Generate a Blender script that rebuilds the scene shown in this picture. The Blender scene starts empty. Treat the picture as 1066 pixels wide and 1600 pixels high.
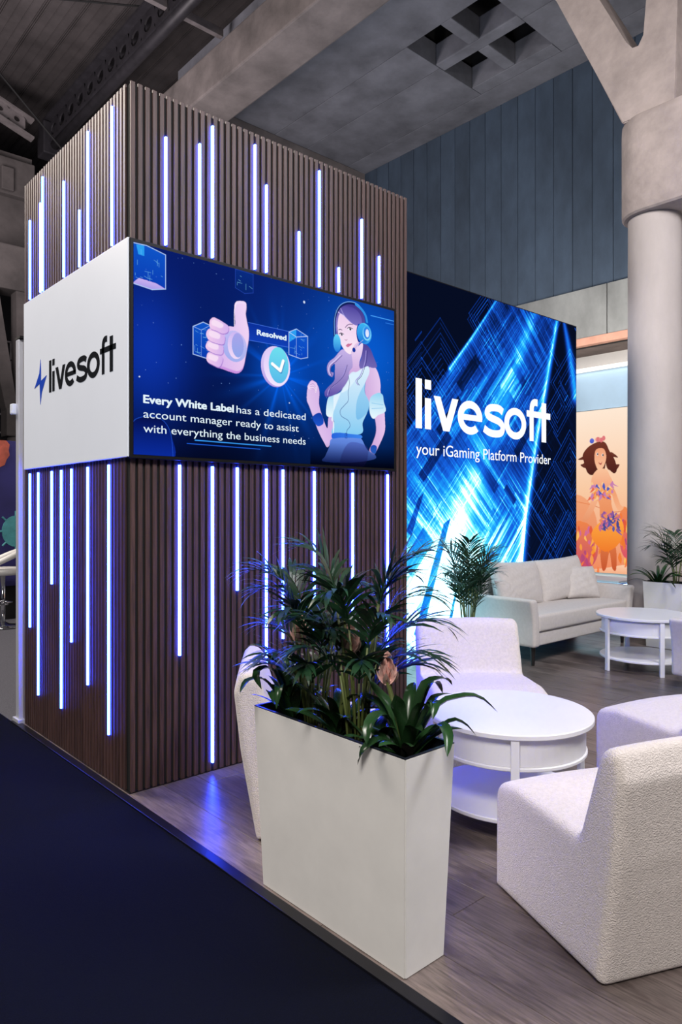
import bpy, bmesh, math, random
import numpy as np
from mathutils import Vector, Matrix
sc = bpy.context.scene
col = sc.collection
PI = math.pi
# ------------------------------------------------------------------ camera, world, lights, exposure
YAW = math.radians(48.243)
cd = bpy.data.cameras.new('camera'); cam = bpy.data.objects.new('camera', cd); col.objects.link(cam)
cam.location = (0, 0, 1.4); cam.rotation_euler = (PI/2, 0, YAW - PI/2)
cd.sensor_fit = 'VERTICAL'; cd.sensor_height = 36; cd.sensor_width = 24
cd.lens = 36*1107/1600; cd.shift_y = -4/1600; cd.clip_end = 200
sc.camera = cam
w = bpy.data.worlds.new('hall_ambient'); sc.world = w; w.use_nodes = True
w.node_tree.nodes['Background'].inputs[0].default_value = (0.55, 0.55, 0.66, 1)
w.node_tree.nodes['Background'].inputs[1].default_value = 0.10
sc.view_settings.view_transform = 'Standard'; sc.view_settings.look = 'None'
sc.view_settings.gamma = 1; sc.view_settings.use_curve_mapping = False
sc.view_settings.exposure = 0.0
def area(name, loc, target, size, power, color, shape='SQUARE', sy=None, spread=None):
    l = bpy.data.lights.new(name, 'AREA'); l.shape = shape; l.size = size
    if sy: l.shape = 'RECTANGLE'; l.size_y = sy
    l.energy = power; l.color = color
    if spread: l.spread = math.radians(spread)
    o = bpy.data.objects.new(name, l); col.objects.link(o); o.location = loc
    o.rotation_euler = (Vector(target)-Vector(loc)).to_track_quat('-Z', 'Y').to_euler(); return o
def spot(name, loc, target, power, color, angle=60, blend=.5, radius=.15):
    l = bpy.data.lights.new(name, 'SPOT'); l.energy = power; l.color = color
    l.spot_size = math.radians(angle); l.spot_blend = blend; l.shadow_soft_size = radius
    o = bpy.data.objects.new(name, l); col.objects.link(o); o.location = loc
    o.rotation_euler = (Vector(target)-Vector(loc)).to_track_quat('-Z', 'Y').to_euler(); return o
area('hall_light_aisle', (-2.5, -1.5, 6.0), (1.8, 2.0, 0.5), 2.0, 520, (1.0, .94, .885))
area('hall_light_stand', (4.2, -0.6, 5.5), (4.4, 2.2, 0.0), 1.6, 270, (.98, .96, 1.0))
area('hall_light_far_aisle', (-1.0, 9.0, 7.0), (1.5, 5.0, 0.5), 3.0, 640, (1.0, .89, .80))
spot('spot_pillar', (4.2, -2.5, 5.2), (7.8, 3.2, 4.2), 750, (1.0, .91, .87), 62, .8, .3)
area('hall_uplight', (6.5, 7.5, 4.2), (10.5, 8.5, 9.6), 2.5, 60, (.64, .78, 1.0))
area('hall_uplight_beams', (3.0, 7.5, 4.6), (6.2, 9.5, 9.2), 2.0, 50, (1.0, .88, .84))
area('roof_fill', (2.0, 12.0, 5.5), (5.0, 13.0, 11), 3.0, 420, (1.0, .90, .90))  # added upward lamp without a fixture; brightens the ribbed roof
area('panel_fill', (9.75, 5.8, 3.3), (12.0, 6.6, 6.0), 1.2, 130, (1.0, .93, .86))  # unseen lamp put in to lighten the lower panels and band
area('booth_light', (7.6, 4.75, 3.9), (9.3, 4.9, 2.7), 1.0, 16, (.95, .97, 1.0))

# ------------------------------------------------------------------ materials
def mat(name, base, rough=.6, metal=0., noise=None, bump=None, emit=None, spec=None, sheen=0, coat=0):
    """noise=(scale, amount, stretch xyz) varies the colour; bump=(scale, strength, distance)"""
    m = bpy.data.materials.new(name); m.use_nodes = True
    nt = m.node_tree; b = nt.nodes['Principled BSDF']
    b.inputs['Base Color'].default_value = (*base, 1); b.inputs['Roughness'].default_value = rough
    b.inputs['Metallic'].default_value = metal
    if spec is not None: b.inputs['Specular IOR Level'].default_value = spec
    if sheen: b.inputs['Sheen Weight'].default_value = sheen; b.inputs['Sheen Roughness'].default_value = .5
    if coat: b.inputs['Coat Weight'].default_value = coat; b.inputs['Coat Roughness'].default_value = .1
    if emit: b.inputs['Emission Color'].default_value = (*emit[0], 1); b.inputs['Emission Strength'].default_value = emit[1]
    tc = nt.nodes.new('ShaderNodeTexCoord')
    if noise:
        s, amt, st = noise[:3]
        mp = nt.nodes.new('ShaderNodeMapping'); mp.inputs['Scale'].default_value = st
        oi = nt.nodes.new('ShaderNodeObjectInfo')
        va = nt.nodes.new('ShaderNodeVectorMath'); va.operation = 'ADD'
        sm = nt.nodes.new('ShaderNodeVectorMath'); sm.operation = 'SCALE'; sm.inputs[0].default_value = (7, 13, 29)
        nt.links.new(oi.outputs['Random'], sm.inputs['Scale'])
        nt.links.new(tc.outputs['Object'], mp.inputs[0]); nt.links.new(mp.outputs[0], va.inputs[0]); nt.links.new(sm.outputs[0], va.inputs[1])
        n = nt.nodes.new('ShaderNodeTexNoise'); n.inputs['Scale'].default_value = s; n.inputs['Detail'].default_value = 6
        n.inputs['Roughness'].default_value = .62
        nt.links.new(va.outputs[0], n.inputs['Vector'])
        r = nt.nodes.new('ShaderNodeMapRange'); r.inputs[1].default_value = .3; r.inputs[2].default_value = .7
        r.inputs[3].default_value = 1-amt; r.inputs[4].default_value = 1+amt
        nt.links.new(n.outputs[0], r.inputs[0])
        fac = r.outputs[0]
        if len(noise) > 3:      # tone differs from piece to piece
            r2 = nt.nodes.new('ShaderNodeMapRange'); r2.inputs[3].default_value = 1-noise[3]; r2.inputs[4].default_value = 1+noise[3]
            nt.links.new(oi.outputs['Random'], r2.inputs[0])
            mm = nt.nodes.new('ShaderNodeMath'); mm.operation = 'MULTIPLY'
            nt.links.new(fac, mm.inputs[0]); nt.links.new(r2.outputs[0], mm.inputs[1]); fac = mm.outputs[0]
        sc_ = nt.nodes.new('ShaderNodeVectorMath'); sc_.operation = 'SCALE'; sc_.inputs[0].default_value = base
        nt.links.new(fac, sc_.inputs['Scale']); nt.links.new(sc_.outputs[0], b.inputs['Base Color'])
    if bump:
        n2 = nt.nodes.new('ShaderNodeTexNoise'); n2.inputs['Scale'].default_value = bump[0]; n2.inputs['Detail'].default_value = 3
        nt.links.new(tc.outputs['Object'], n2.inputs['Vector'])
        bp = nt.nodes.new('ShaderNodeBump'); bp.inputs['Strength'].default_value = bump[1]; bp.inputs['Distance'].default_value = bump[2]
        nt.links.new(n2.outputs[0], bp.inputs['Height']); nt.links.new(bp.outputs[0], b.inputs['Normal'])
    return m
def emis(name, c, s):
    m = bpy.data.materials.new(name); m.use_nodes = True; nt = m.node_tree; nt.nodes.clear()
    e = nt.nodes.new('ShaderNodeEmission'); e.inputs[0].default_value = (*c, 1); e.inputs[1].default_value = s
    o = nt.nodes.new('ShaderNodeOutputMaterial'); nt.links.new(e.outputs[0], o.inputs[0]); return m
def lin(h):
    h = h.lstrip('#'); v = [int(h[i:i+2], 16)/255 for i in (0, 2, 4)]
    return tuple(((x+.055)/1.055)**2.4 if x > .04 else x/12.92 for x in v)
M = {}
M['slat'] = mat('walnut_slat', (.058, .029, .026), .55, noise=(9, .55, (14, 14, .55), .16), bump=(60, .25, .002))
M['black'] = mat('matt_black', (.004, .004, .005), .85, noise=(3, .2, (1, 1, 1)))
M['bezel'] = mat('black_gloss', (.004, .004, .005), .5, noise=(3, .1, (1, 1, 1)), spec=.2)
M['strip'] = emis('led_strip_light', (.020, .052, 1.0), 80.0)
M['signwhite'] = mat('sign_white', (.72, .77, .86), .45, noise=(2, .02, (1, 1, 1)), emit=((.80, .88, 1), .10))
M['ink'] = mat('sign_ink', (.006, .008, .012), .9, noise=(3, .1, (1, 1, 1)), spec=.03)
M['blueink'] = mat('sign_blue', (.01, .06, .50), .9, noise=(3, .05, (1, 1, 1)), spec=.03)
M['carpet'] = mat('black_carpet', (.0028, .0036, .0085), .95, noise=(260, .5, (1, 1, 1)), bump=(400, .6, .004), spec=.06)
M['greycarpet'] = mat('grey_carpet', (.11, .11, .13), .95, noise=(190, .45, (1, 1, 1)), bump=(300, .6, .004), spec=.1)
M['plank'] = mat('grey_oak_vinyl', (.185, .150, .140), .33, noise=(6, .62, (7, .75, 1), .20), bump=(45, .08, .001), spec=.5)
M['subfloor'] = mat('plank_joint', (.03, .025, .024), .8, noise=(5, .2, (1, 1, 1)))
M['trim'] = mat('gloss_black_trim', (.006, .006, .009), .28, noise=(5, .2, (1, 1, 1)), spec=.28)
M['boucle'] = None
M['sofa'] = mat('cream_sofa_cloth', (.60, .56, .54), .9, noise=(40, .06, (1, 1, 1)), bump=(420, .35, .002), sheen=.2)
M['tablewhite'] = mat('white_lacquer', (.80, .80, .82), .32, noise=(4, .02, (1, 1, 1)), spec=.4)
M['planter'] = mat('planter_white', (.76, .75, .725), .55, noise=(4.5, .05, (1, 1, 1)), bump=(5, .08, .01))
M['planterin'] = mat('planter_inner', (.01, .013, .02), .35, noise=(4, .1, (1, 1, 1)))
M['soil'] = mat('dark_soil', (.018, .013, .010), .95, noise=(60, .5, (1, 1, 1)), bump=(90, .8, .01))
M['legblack'] = mat('black_leg', (.012, .01, .01), .4, noise=(9, .2, (1, 1, 1)))
M['chrome'] = mat('chrome', (.75, .76, .78), .12, 1.0, noise=(3, .03, (1, 1, 1)))
M['alu'] = mat('pale_aluminium', (.62, .64, .72), .4, .3, noise=(3, .05, (1, 1, 1)))
M['leather'] = mat('white_leather', (.78, .77, .75), .4, noise=(5, .03, (1, 1, 1)))
M['leaf'] = mat('strap_leaf', (.015, .048, .015), .27, noise=(9, .45, (1, 1, 1), .35), spec=.5)
M['leafpalm'] = mat('palm_leaf', (.011, .040, .017), .36, noise=(12, .45, (1, 1, 1), .35), spec=.45)
M['stem'] = mat('palm_stem', (.10, .13, .035), .45, noise=(30, .35, (1, 1, .3), .2))
M['flower'] = mat('pink_bract', (.80, .52, .46), .5, noise=(14, .3, (1, 1, 1), .15))
M['concrete'] = mat('raw_concrete', (.165, .143, .140), .88, noise=(1.6, .34, (1, 1, 1)), bump=(7, .35, .02))
M['slabconc'] = mat('slab_concrete', (.17, .175, .205), .88, noise=(1.1, .36, (1, 1, 1)), bump=(5, .3, .02))
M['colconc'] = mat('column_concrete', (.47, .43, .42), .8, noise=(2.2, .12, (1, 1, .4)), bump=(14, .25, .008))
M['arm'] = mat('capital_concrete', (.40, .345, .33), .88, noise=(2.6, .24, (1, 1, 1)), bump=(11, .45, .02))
M['panel'] = mat('blue_grey_panel', (.044, .068, .105), .85, noise=(2.2, .25, (1, 1, .5), .10), bump=(50, .2, .01))
M['band'] = mat('band_concrete', (.21, .22, .22), .88, noise=(2, .25, (1, 1, .6), .08), bump=(9, .3, .01))
M['pinkedge'] = mat('salmon_edge', (.50, .26, .19), .8, noise=(3, .15, (1, 1, 1)))
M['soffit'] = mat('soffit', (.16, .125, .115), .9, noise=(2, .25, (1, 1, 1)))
M['roof'] = mat('dark_roof_sheet', (.075, .066, .068), .6, .2, noise=(1.5, .3, (1, 1, 1), .15))
M['steel'] = mat('dark_steel', (.028, .026, .032), .5, .3, noise=(4, .3, (1, 1, 1)))
M['palesteel'] = mat('painted_steel', (.17, .15, .155), .55, .1, noise=(4, .3, (1, 1, 1)))
M['fascia'] = mat('pale_blue_fascia', (.46, .66, .84), .6, noise=(3, .05, (1, 1, 1)))
M['boothwhite'] = mat('booth_white', (.6, .58, .56), .6, noise=(3, .05, (1, 1, 1)))
M['striplight'] = emis('warm_tube', (1.0, .93, .84), 2.0)
M['cyanlight'] = emis('cyan_tube', (.55, .9, 1.0), 5.0)
M['display_white'] = emis('lit_white', (.93, .97, 1.0), 1.15)
M['display_text'] = emis('lit_text', (.78, .92, 1.0), .98)
M['purple'] = mat('purple_print', (.030, .026, .16), .7, noise=(1.4, .3, (1, 1, 1)))
M['redprint'] = mat('red_print', (.50, .10, .06), .6, noise=(12, .3, (1, 1, 1)))
M['tealprint'] = mat('teal_print', (.09, .38, .42), .6, noise=(12, .2, (1, 1, 1)))
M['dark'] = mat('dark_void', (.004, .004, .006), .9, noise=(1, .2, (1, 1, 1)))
M['gasket'] = mat('grey_partition', (.30, .27, .26), .6, noise=(3, .1, (1, 1, 1)))
def plank_mat():
    m = mat('grey_oak_vinyl', (.142, .112, .103), .30, noise=(7, .50, (15, 1.1, 1), .22), bump=(45, .06, .001), spec=.55)
    nt = m.node_tree; b = nt.nodes['Principled BSDF']; src = b.inputs['Base Color'].links[0].from_socket
    tc = nt.nodes.new('ShaderNodeTexCoord'); gm = nt.nodes.new('ShaderNodeNewGeometry')
    mp = nt.nodes.new('ShaderNodeMapping'); mp.inputs['Scale'].default_value = (5.2, 1.6, 1); nt.links.new(gm.outputs['Position'], mp.inputs[0])
    n = nt.nodes.new('ShaderNodeTexNoise'); n.inputs['Scale'].default_value = 1.7; n.inputs['Detail'].default_value = 7; n.inputs['Distortion'].default_value = .6; nt.links.new(mp.outputs[0], n.inputs[0])
    r = nt.nodes.new('ShaderNodeMapRange'); r.inputs[1].default_value = .54; r.inputs[2].default_value = .72; r.inputs[3].default_value = 0; r.inputs[4].default_value = .72; nt.links.new(n.outputs[0], r.inputs[0])
    mx = nt.nodes.new('ShaderNodeMix'); mx.data_type = 'RGBA'; nt.links.new(r.outputs[0], mx.inputs['Factor']); nt.links.new(src, mx.inputs['A']); mx.inputs['B'].default_value = (.040, .027, .025, 1)
    nt.links.new(mx.outputs['Result'], b.inputs['Base Color']); return m
def boucle():
    m = mat('boucle_fabric', (.71, .645, .61), .95, noise=(70, .09, (1, 1, 1)), sheen=.35)
    nt = m.node_tree; b = nt.nodes['Principled BSDF']; tc = nt.nodes.new('ShaderNodeTexCoord')
    v = nt.nodes.new('ShaderNodeTexVoronoi'); v.feature = 'SMOOTH_F1'; v.inputs['Scale'].default_value = 270
    n = nt.nodes.new('ShaderNodeTexNoise'); n.inputs['Scale'].default_value = 210; n.inputs['Detail'].default_value = 4
    ds = nt.nodes.new('ShaderNodeVectorMath'); ds.operation = 'SCALE'; ds.inputs['Scale'].default_value = .005
    ad = nt.nodes.new('ShaderNodeVectorMath'); ad.operation = 'ADD'
    nt.links.new(tc.outputs['Object'], n.inputs['Vector']); nt.links.new(n.outputs['Color'], ds.inputs[0])
    nt.links.new(tc.outputs['Object'], ad.inputs[0]); nt.links.new(ds.outputs[0], ad.inputs[1]); nt.links.new(ad.outputs[0], v.inputs['Vector'])
    mx = nt.nodes.new('ShaderNodeMath'); mx.operation = 'SUBTRACT'; nt.links.new(n.outputs[0], mx.inputs[0]); nt.links.new(v.outputs['Distance'], mx.inputs[1])
    bp = nt.nodes.new('ShaderNodeBump'); bp.inputs['Strength'].default_value = .75; bp.inputs['Distance'].default_value = .0045
    nt.links.new(mx.outputs[0], bp.inputs['Height']); nt.links.new(bp.outputs[0], b.inputs['Normal'])
    return m
M['boucle'] = boucle()
M['farconc'] = mat('dim_concrete', (.085, .074, .074), .9, noise=(1.3, .35, (1, 1, 1)), bump=(6, .3, .02))  # darker copy of the concrete; the far gallery's dimness is in the colour
M['plank'] = plank_mat()

# ------------------------------------------------------------------ helpers
def tag(o, label=None, cat=None, group=None, kind=None):
    if label: o['label'] = label
    if cat: o['category'] = cat
    if group: o['group'] = group
    if kind: o['kind'] = kind
    return o
def empty(name, loc=(0, 0, 0), rz=0, **k):
    o = bpy.data.objects.new(name, None); col.objects.link(o); o.location = loc; o.rotation_euler = (0, 0, rz)
    o.empty_display_size = .1
    return tag(o, **k)
def link(name, me, m=None, parent=None, loc=None, rz=0, smooth=False, **k):
    if m is not None and not me.materials: me.materials.append(m)
    if smooth: me.shade_smooth()
    o = bpy.data.objects.new(name, me); col.objects.link(o)
    if parent: o.parent = parent
    if loc is not None: o.location = loc
    o.rotation_euler.z = rz
    return tag(o, **k)
def done(bm, name):
    me = bpy.data.meshes.new(name); bmesh.ops.recalc_face_normals(bm, faces=bm.faces); bm.to_mesh(me); bm.free(); return me
def bbox(bm, x0, x1, y0, y1, z0, z1, bev=0, seg=2):
    r = bmesh.ops.create_cube(bm, size=1)
    for v in r['verts']:
        v.co = Vector(((x0+x1)/2+v.co.x*(x1-x0), (y0+y1)/2+v.co.y*(y1-y0), (z0+z1)/2+v.co.z*(z1-z0)))
    if bev:
        es = list({e for v in r['verts'] for e in v.link_edges})
        bmesh.ops.bevel(bm, geom=es, offset=bev, segments=seg, affect='EDGES', profile=.6)
    return r['verts']
def boxmesh(name, x0, x1, y0, y1, z0, z1, bev=0, seg=2):
    bm = bmesh.new(); bbox(bm, x0, x1, y0, y1, z0, z1, bev, seg); return done(bm, name)
def box(name, b, m, parent=None, bev=0, seg=2, smooth=False, **k):
    return link(name, boxmesh(name, *b, bev, seg), m, parent, smooth=smooth, **k)
def cyl(bm, p0, p1, r0, r1=None, n=16, caps=True):
    p0 = Vector(p0); p1 = Vector(p1); r1 = r0 if r1 is None else r1
    q = (p1-p0).to_track_quat('Z', 'Y')
    a = [bm.verts.new(p0+q@Vector((r0*math.cos(2*PI*i/n), r0*math.sin(2*PI*i/n), 0))) for i in range(n)]
    b = [bm.verts.new(p1+q@Vector((r1*math.cos(2*PI*i/n), r1*math.sin(2*PI*i/n), 0))) for i in range(n)]
    for i in range(n): bm.faces.new((a[i], a[(i+1) % n], b[(i+1) % n], b[i]))
    if caps: bm.faces.new(a[::-1]); bm.faces.new(b)
def tube(bm, pts, r, n=6, rend=None):
    pts = [Vector(p) for p in pts]; rings = []
    for i, p in enumerate(pts):
        t = (pts[min(i+1, len(pts)-1)]-pts[max(i-1, 0)]).normalized(); q = t.to_track_quat('Z', 'Y')
        rr = r if rend is None else r+(rend-r)*i/(len(pts)-1)
        rings.append([bm.verts.new(p+q@Vector((rr*math.cos(2*PI*k/n), rr*math.sin(2*PI*k/n), 0))) for k in range(n)])
    for a, b in zip(rings, rings[1:]):
        for k in range(n): bm.faces.new((a[k], a[(k+1) % n], b[(k+1) % n], b[k]))
    bm.faces.new(rings[0][::-1]); bm.faces.new(rings[-1])
def lathe(name, prof, n=48):
    bm = bmesh.new(); rings = []
    for r, z in prof:
        rings.append([bm.verts.new((r*math.cos(2*PI*i/n), r*math.sin(2*PI*i/n), z)) for i in range(n)] if r > 1e-6 else [bm.verts.new((0, 0, z))])
    for a, b in zip(rings, rings[1:]):
        for i in range(n):
            j = (i+1) % n
            if len(a) == 1 and len(b) == 1: continue
            if len(a) == 1: bm.faces.new((a[0], b[i], b[j]))
            elif len(b) == 1: bm.faces.new((a[i], a[j], b[0]))
            else: bm.faces.new((a[i], a[j], b[j], b[i]))
    return done(bm, name)
def prism(bm, poly, f, d0, d1):
    """extrude a 2-D polygon; f(a, b, d) gives the 3-D point"""
    A = [bm.verts.new(f(a, b, d0)) for a, b in poly]; B = [bm.verts.new(f(a, b, d1)) for a, b in poly]
    n = len(poly)
    for i in range(n): bm.faces.new((A[i], A[(i+1) % n], B[(i+1) % n], B[i]))
    bm.faces.new(A[::-1]); bm.faces.new(B)
def remeshed(bm, voxel, smooth=6, name='mesh'):
    me = done(bm, name); ob = bpy.data.objects.new('tmp', me); col.objects.link(ob)
    m1 = ob.modifiers.new('r', 'REMESH'); m1.mode = 'VOXEL'; m1.voxel_size = voxel
    m2 = ob.modifiers.new('s', 'SMOOTH'); m2.factor = .5; m2.iterations = smooth
    dg = bpy.context.evaluated_depsgraph_get(); out = bpy.data.meshes.new_from_object(ob.evaluated_get(dg)); bpy.data.objects.remove(ob)
    out.name = name; out.materials.clear(); out.shade_smooth(); return out
def setmod_autosmooth(o, ang=40):
    me = o.data; me.shade_smooth()
    try: me.set_sharp_from_angle(angle=math.radians(ang))
    except Exception: pass

# ------------------------------------------------------------------ painting for the flat displays (arrays drawn here, shown on flat screens)
class Paint:
    def __init__(s, W, H, ppm):
        s.W, s.H, s.p = int(W*ppm), int(H*ppm), ppm
        s.a = np.zeros((s.H, s.W, 3), np.float32)
        s.X, s.Y = np.meshgrid((np.arange(s.W)+.5)/ppm, (np.arange(s.H)+.5)/ppm)
    def over(s, mask, c, sl=None):
        v = s.a if sl is None else s.a[sl]
        m = mask[..., None]; v[...] = v*(1-m)+np.asarray(c, np.float32)*m
    def add(s, mask, c): s.a += mask[..., None]*np.asarray(c, np.float32)
    def gauss(s, c, r): return np.exp(-(((s.X-c[0])/r[0])**2+((s.Y-c[1])/r[1])**2))
    def poly(s, pts, c, c2=None, ax=1, smooth=True, alpha=1., soft=1):
        P = crom(pts) if smooth else np.array(pts)
        P = P*s.p
        x0, y0 = np.maximum(np.floor(P.min(0)-3).astype(int), 0); x1, y1 = np.minimum(np.ceil(P.max(0)+3).astype(int), (s.W, s.H))
        if x1 <= x0 or y1 <= y0: return
        gx, gy = np.meshgrid(np.arange(x0, x1)+.5, np.arange(y0, y1)+.5)
        ins = np.zeros(gx.shape, bool); n = len(P)
        for i in range(n):
            ax_, ay = P[i]; bx, by = P[(i+1) % n]
            if ay == by: continue
            cnd = (gy < ay) != (gy < by)
            ins ^= cnd & (gx < (bx-ax_)*(gy-ay)/(by-ay)+ax_)
        m = blur(ins.astype(np.float32), soft)*alpha
        if c2 is None: cc = np.asarray(lin(c))
        else:
            t = ((gy-gy.min())/max(np.ptp(gy), 1) if ax == 1 else (gx-gx.min())/max(np.ptp(gx), 1))[..., None]
            cc = np.asarray(lin(c))*(1-t)+np.asarray(lin(c2))*t
        s.over(m, cc, (slice(y0, y1), slice(x0, x1)))
    def ell(s, cr, c, c2=None, alpha=1.):
        (cx, cy), (rx, ry) = cr
        s.poly([(cx+rx*math.cos(t), cy+ry*math.sin(t)) for t in np.linspace(0, 2*PI, 40)[:-1]], c, c2, smooth=False, alpha=alpha)
    def line(s, pts, wd, c, smooth=True, alpha=1., addm=False):
        P = crom(pts, closed=False) if smooth and len(pts) > 2 else np.array(pts, float)
        for a, b in zip(P, P[1:]):
            lo = np.minimum(a, b)-wd*2-2/s.p; hi = np.maximum(a, b)+wd*2+2/s.p
            x0, y0 = np.maximum((lo*s.p).astype(int), 0); x1, y1 = np.minimum((hi*s.p).astype(int)+1, (s.W, s.H))
            if x1 <= x0 or y1 <= y0: continue
            gx = s.X[y0:y1, x0:x1]; gy = s.Y[y0:y1, x0:x1]; d = b-a; L = max(float(d@d), 1e-12)
            t = np.clip(((gx-a[0])*d[0]+(gy-a[1])*d[1])/L, 0, 1)
            ds = np.hypot(gx-a[0]-t*d[0], gy-a[1]-t*d[1])
            m = np.clip((wd/2-ds)*s.p+.5, 0, 1)*alpha
            if addm: s.a[y0:y1, x0:x1] += m[..., None]*np.asarray(c, np.float32)
            else: s.over(m, lin(c) if isinstance(c, str) else c, (slice(y0, y1), slice(x0, x1)))
    def material(s, name, strength=1.0):
        im = bpy.data.images.new(name, s.W, s.H, float_buffer=True); im.colorspace_settings.name = 'Linear Rec.709'
        px = np.ones((s.H, s.W, 4), np.float32); px[..., :3] = np.clip(s.a, 0, 4)
        im.pixels.foreach_set(px.ravel()); im.update()
        m = bpy.data.materials.new(name); m.use_nodes = True; nt = m.node_tree; nt.nodes.clear()
        t = nt.nodes.new('ShaderNodeTexImage'); t.image = im; t.extension = 'EXTEND'
        e = nt.nodes.new('ShaderNodeEmission'); e.inputs[1].default_value = strength
        o = nt.nodes.new('ShaderNodeOutputMaterial'); e.inputs[1].default_value = strength; nt.links.new(t.outputs[0], e.inputs[0]); nt.links.new(e.outputs[0], o.inputs[0])
        return m
def blur(m, k):
    for _ in range(k):
        p = np.pad(m, 1, mode='edge')
        m = (p[:-2, 1:-1]+p[2:, 1:-1]+p[1:-1, :-2]+p[1:-1, 2:]+4*p[1:-1, 1:-1])/8
    return m
def crom(pts, closed=True, k=6):
    P = np.array(pts, float); n = len(P); out = []
    for i in range(n if closed else n-1):
        if closed: a, b, c, d = P[(i-1) % n], P[i], P[(i+1) % n], P[(i+2) % n]
        else: a, b, c, d = P[max(i-1, 0)], P[i], P[i+1], P[min(i+2, n-1)]
        for j in range(k):
            t = j/k; out.append(.5*((2*b)+(c-a)*t+(2*a-5*b+4*c-d)*t*t+(3*b-a-3*c+d)*t**3))
    if not closed: out.append(P[-1])
    return np.array(out)
def read_art(s):
    d = {}
    for l in s.strip().splitlines():
        k, *p = l.split(); d[k] = [tuple(map(float, q.split(','))) for q in p]
    return d
def screen(name, x0, x1, z0, z1, y, m, parent, **k):
    """flat upright picture facing -Y"""
    me = bpy.data.meshes.new(name); me.from_pydata([(x0, y, z0), (x1, y, z0), (x1, y, z1), (x0, y, z1)], [], [(0, 1, 2, 3)])
    uv = me.uv_layers.new(); 
    for i, c in enumerate([(0, 0), (1, 0), (1, 1), (0, 1)]): uv.data[i].uv = c
    return link(name, me, m, parent, **k)
def text_mesh(txt, size, offset=0., spacing=1.):
    c = bpy.data.curves.new('text', 'FONT'); c.body = txt; c.size = size; c.offset = offset; c.space_character = spacing
    c.resolution_u = 4; c.extrude = .0008
    o = bpy.data.objects.new('text', c); col.objects.link(o)
    dg = bpy.context.evaluated_depsgraph_get(); me = bpy.data.meshes.new_from_object(o.evaluated_get(dg))
    bpy.data.objects.remove(o); return me
def fit_text(txt, x0, x1, z0, cap, y, m, parent, bold=0., **k):
    """one line of text on the plane y, a mesh per word, from x0 to x1, baseline z0, cap height cap"""
    def ext(t):
        me = text_mesh(t, 1.0); v = [q.co for q in me.vertices]; r = (min(c.x for c in v), max(c.x for c in v), max(c.y for c in v)); bpy.data.meshes.remove(me); return r
    a, b, _ = ext(txt); hh = ext('H')[2]; sx = (x1-x0)/(b-a); sy = cap/hh; pre = ''
    for wd in txt.split(' '):
        pre = (pre+' '+wd).strip(); right = ext(pre)[1]
        me = text_mesh(wd, 1.0); dx = right-max(v.co.x for v in me.vertices)
        bm = bmesh.new(); bm.from_mesh(me)
        if bold:
            src = me.copy(); 
            for ox, oy in ((bold, 0), (0, bold), (bold, bold), (bold/2, -bold*.2), (-bold*.4, bold/2)):
                c = src.copy(); c.transform(Matrix.Translation((ox, oy, .0001))); bm.from_mesh(c)
        for v in bm.verts: v.co = Vector((x0+(v.co.x+dx-a)*sx, y-.0006-v.co.z*.3, z0+v.co.y*sy))
        bmesh.ops.recalc_face_normals(bm, faces=bm.faces); mm = bpy.data.meshes.new('word'); bm.to_mesh(mm); bm.free()
        link('word', mm, m, parent, **k)
# letters of the word mark, drawn as strokes; units: x-height 1, widths as measured
def logo_polys():
    S = []
    def rect(x0, x1, y0, y1): S.append([(x0, y0), (x1, y0), (x1, y1), (x0, y1)])
    rect(0, .25, 0, 1.37)                                              # l
    rect(.38, .63, 0, .86); rect(.38, .63, 1.11, 1.37)                 # i
    S.append([(.75, .96), (1.03, .96), (1.30, .34), (1.56, .96), (1.83, .96), (1.43, 0), (1.16, 0)])   # v
    def ring(cx, cy, rx, ry, t, a0, a1, n=40):
        A = [math.radians(a0+(a1-a0)*i/n) for i in range(n+1)]
        out = [(cx+rx*math.cos(a), cy+ry*math.sin(a)) for a in A]; inn = [(cx+(rx-t)*math.cos(a), cy+(ry-t*.92)*math.sin(a)) for a in A]
        for i in range(n): S.append([out[i], out[i+1], inn[i+1], inn[i]])
    ring(2.39, .48, .58, .50, .24, -3, 0, 1)
    ring(2.39, .48, .58, .50, .24, 0, 312)                             # e
    rect(1.99, 2.96, .40, .57)
    ring(4.69, .49, .59, .50, .24, 0, 360)                             # o
    pts = crom([(3.94, .80), (3.78, .885), (3.54, .89), (3.36, .84), (3.28, .71), (3.36, .60), (3.56, .54), (3.76, .49), (3.90, .40), (3.94, .28), (3.86, .14), (3.62, .09), (3.36, .12), (3.16, .22)], closed=False)
    pts = np.array([(3.56+(q[0]-3.57)*1.22, q[1]) for q in pts])
    stroke(S, pts, .22)                                               # s
    stroke(S, crom([(5.60, 0), (5.60, .55), (5.60, .98), (5.64, 1.18), (5.76, 1.27), (5.94, 1.27)], closed=False), .225)   # f
    rect(6.19, 6.45, 0, 1.30); rect(5.32, 6.70, .78, .98)              # t and the shared bar
    return S
def stroke(S, P, w_):
    P = [Vector((p[0], p[1])) for p in P]; L = []; R = []
    for i, p in enumerate(P):
        t = (P[min(i+1, len(P)-1)]-P[max(i-1, 0)]).normalized(); nn = Vector((-t.y, t.x))*w_/2
        L.append(p+nn); R.append(p-nn)
    for i in range(len(P)-1): S.append([tuple(L[i]), tuple(L[i+1]), tuple(R[i+1]), tuple(R[i])])
def polys_mesh(name, S, f, th):
    bm = bmesh.new()
    for P in S:
        A = [bm.verts.new(f(a, b, 0)) for a, b in P]; B = [bm.verts.new(f(a, b, th)) for a, b in P]; n = len(P)
        bm.faces.new(A); bm.faces.new(B[::-1])
        for i in range(n): bm.faces.new((A[i], B[i], B[(i+1) % n], A[(i+1) % n]))
    return done(bm, name)
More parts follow.
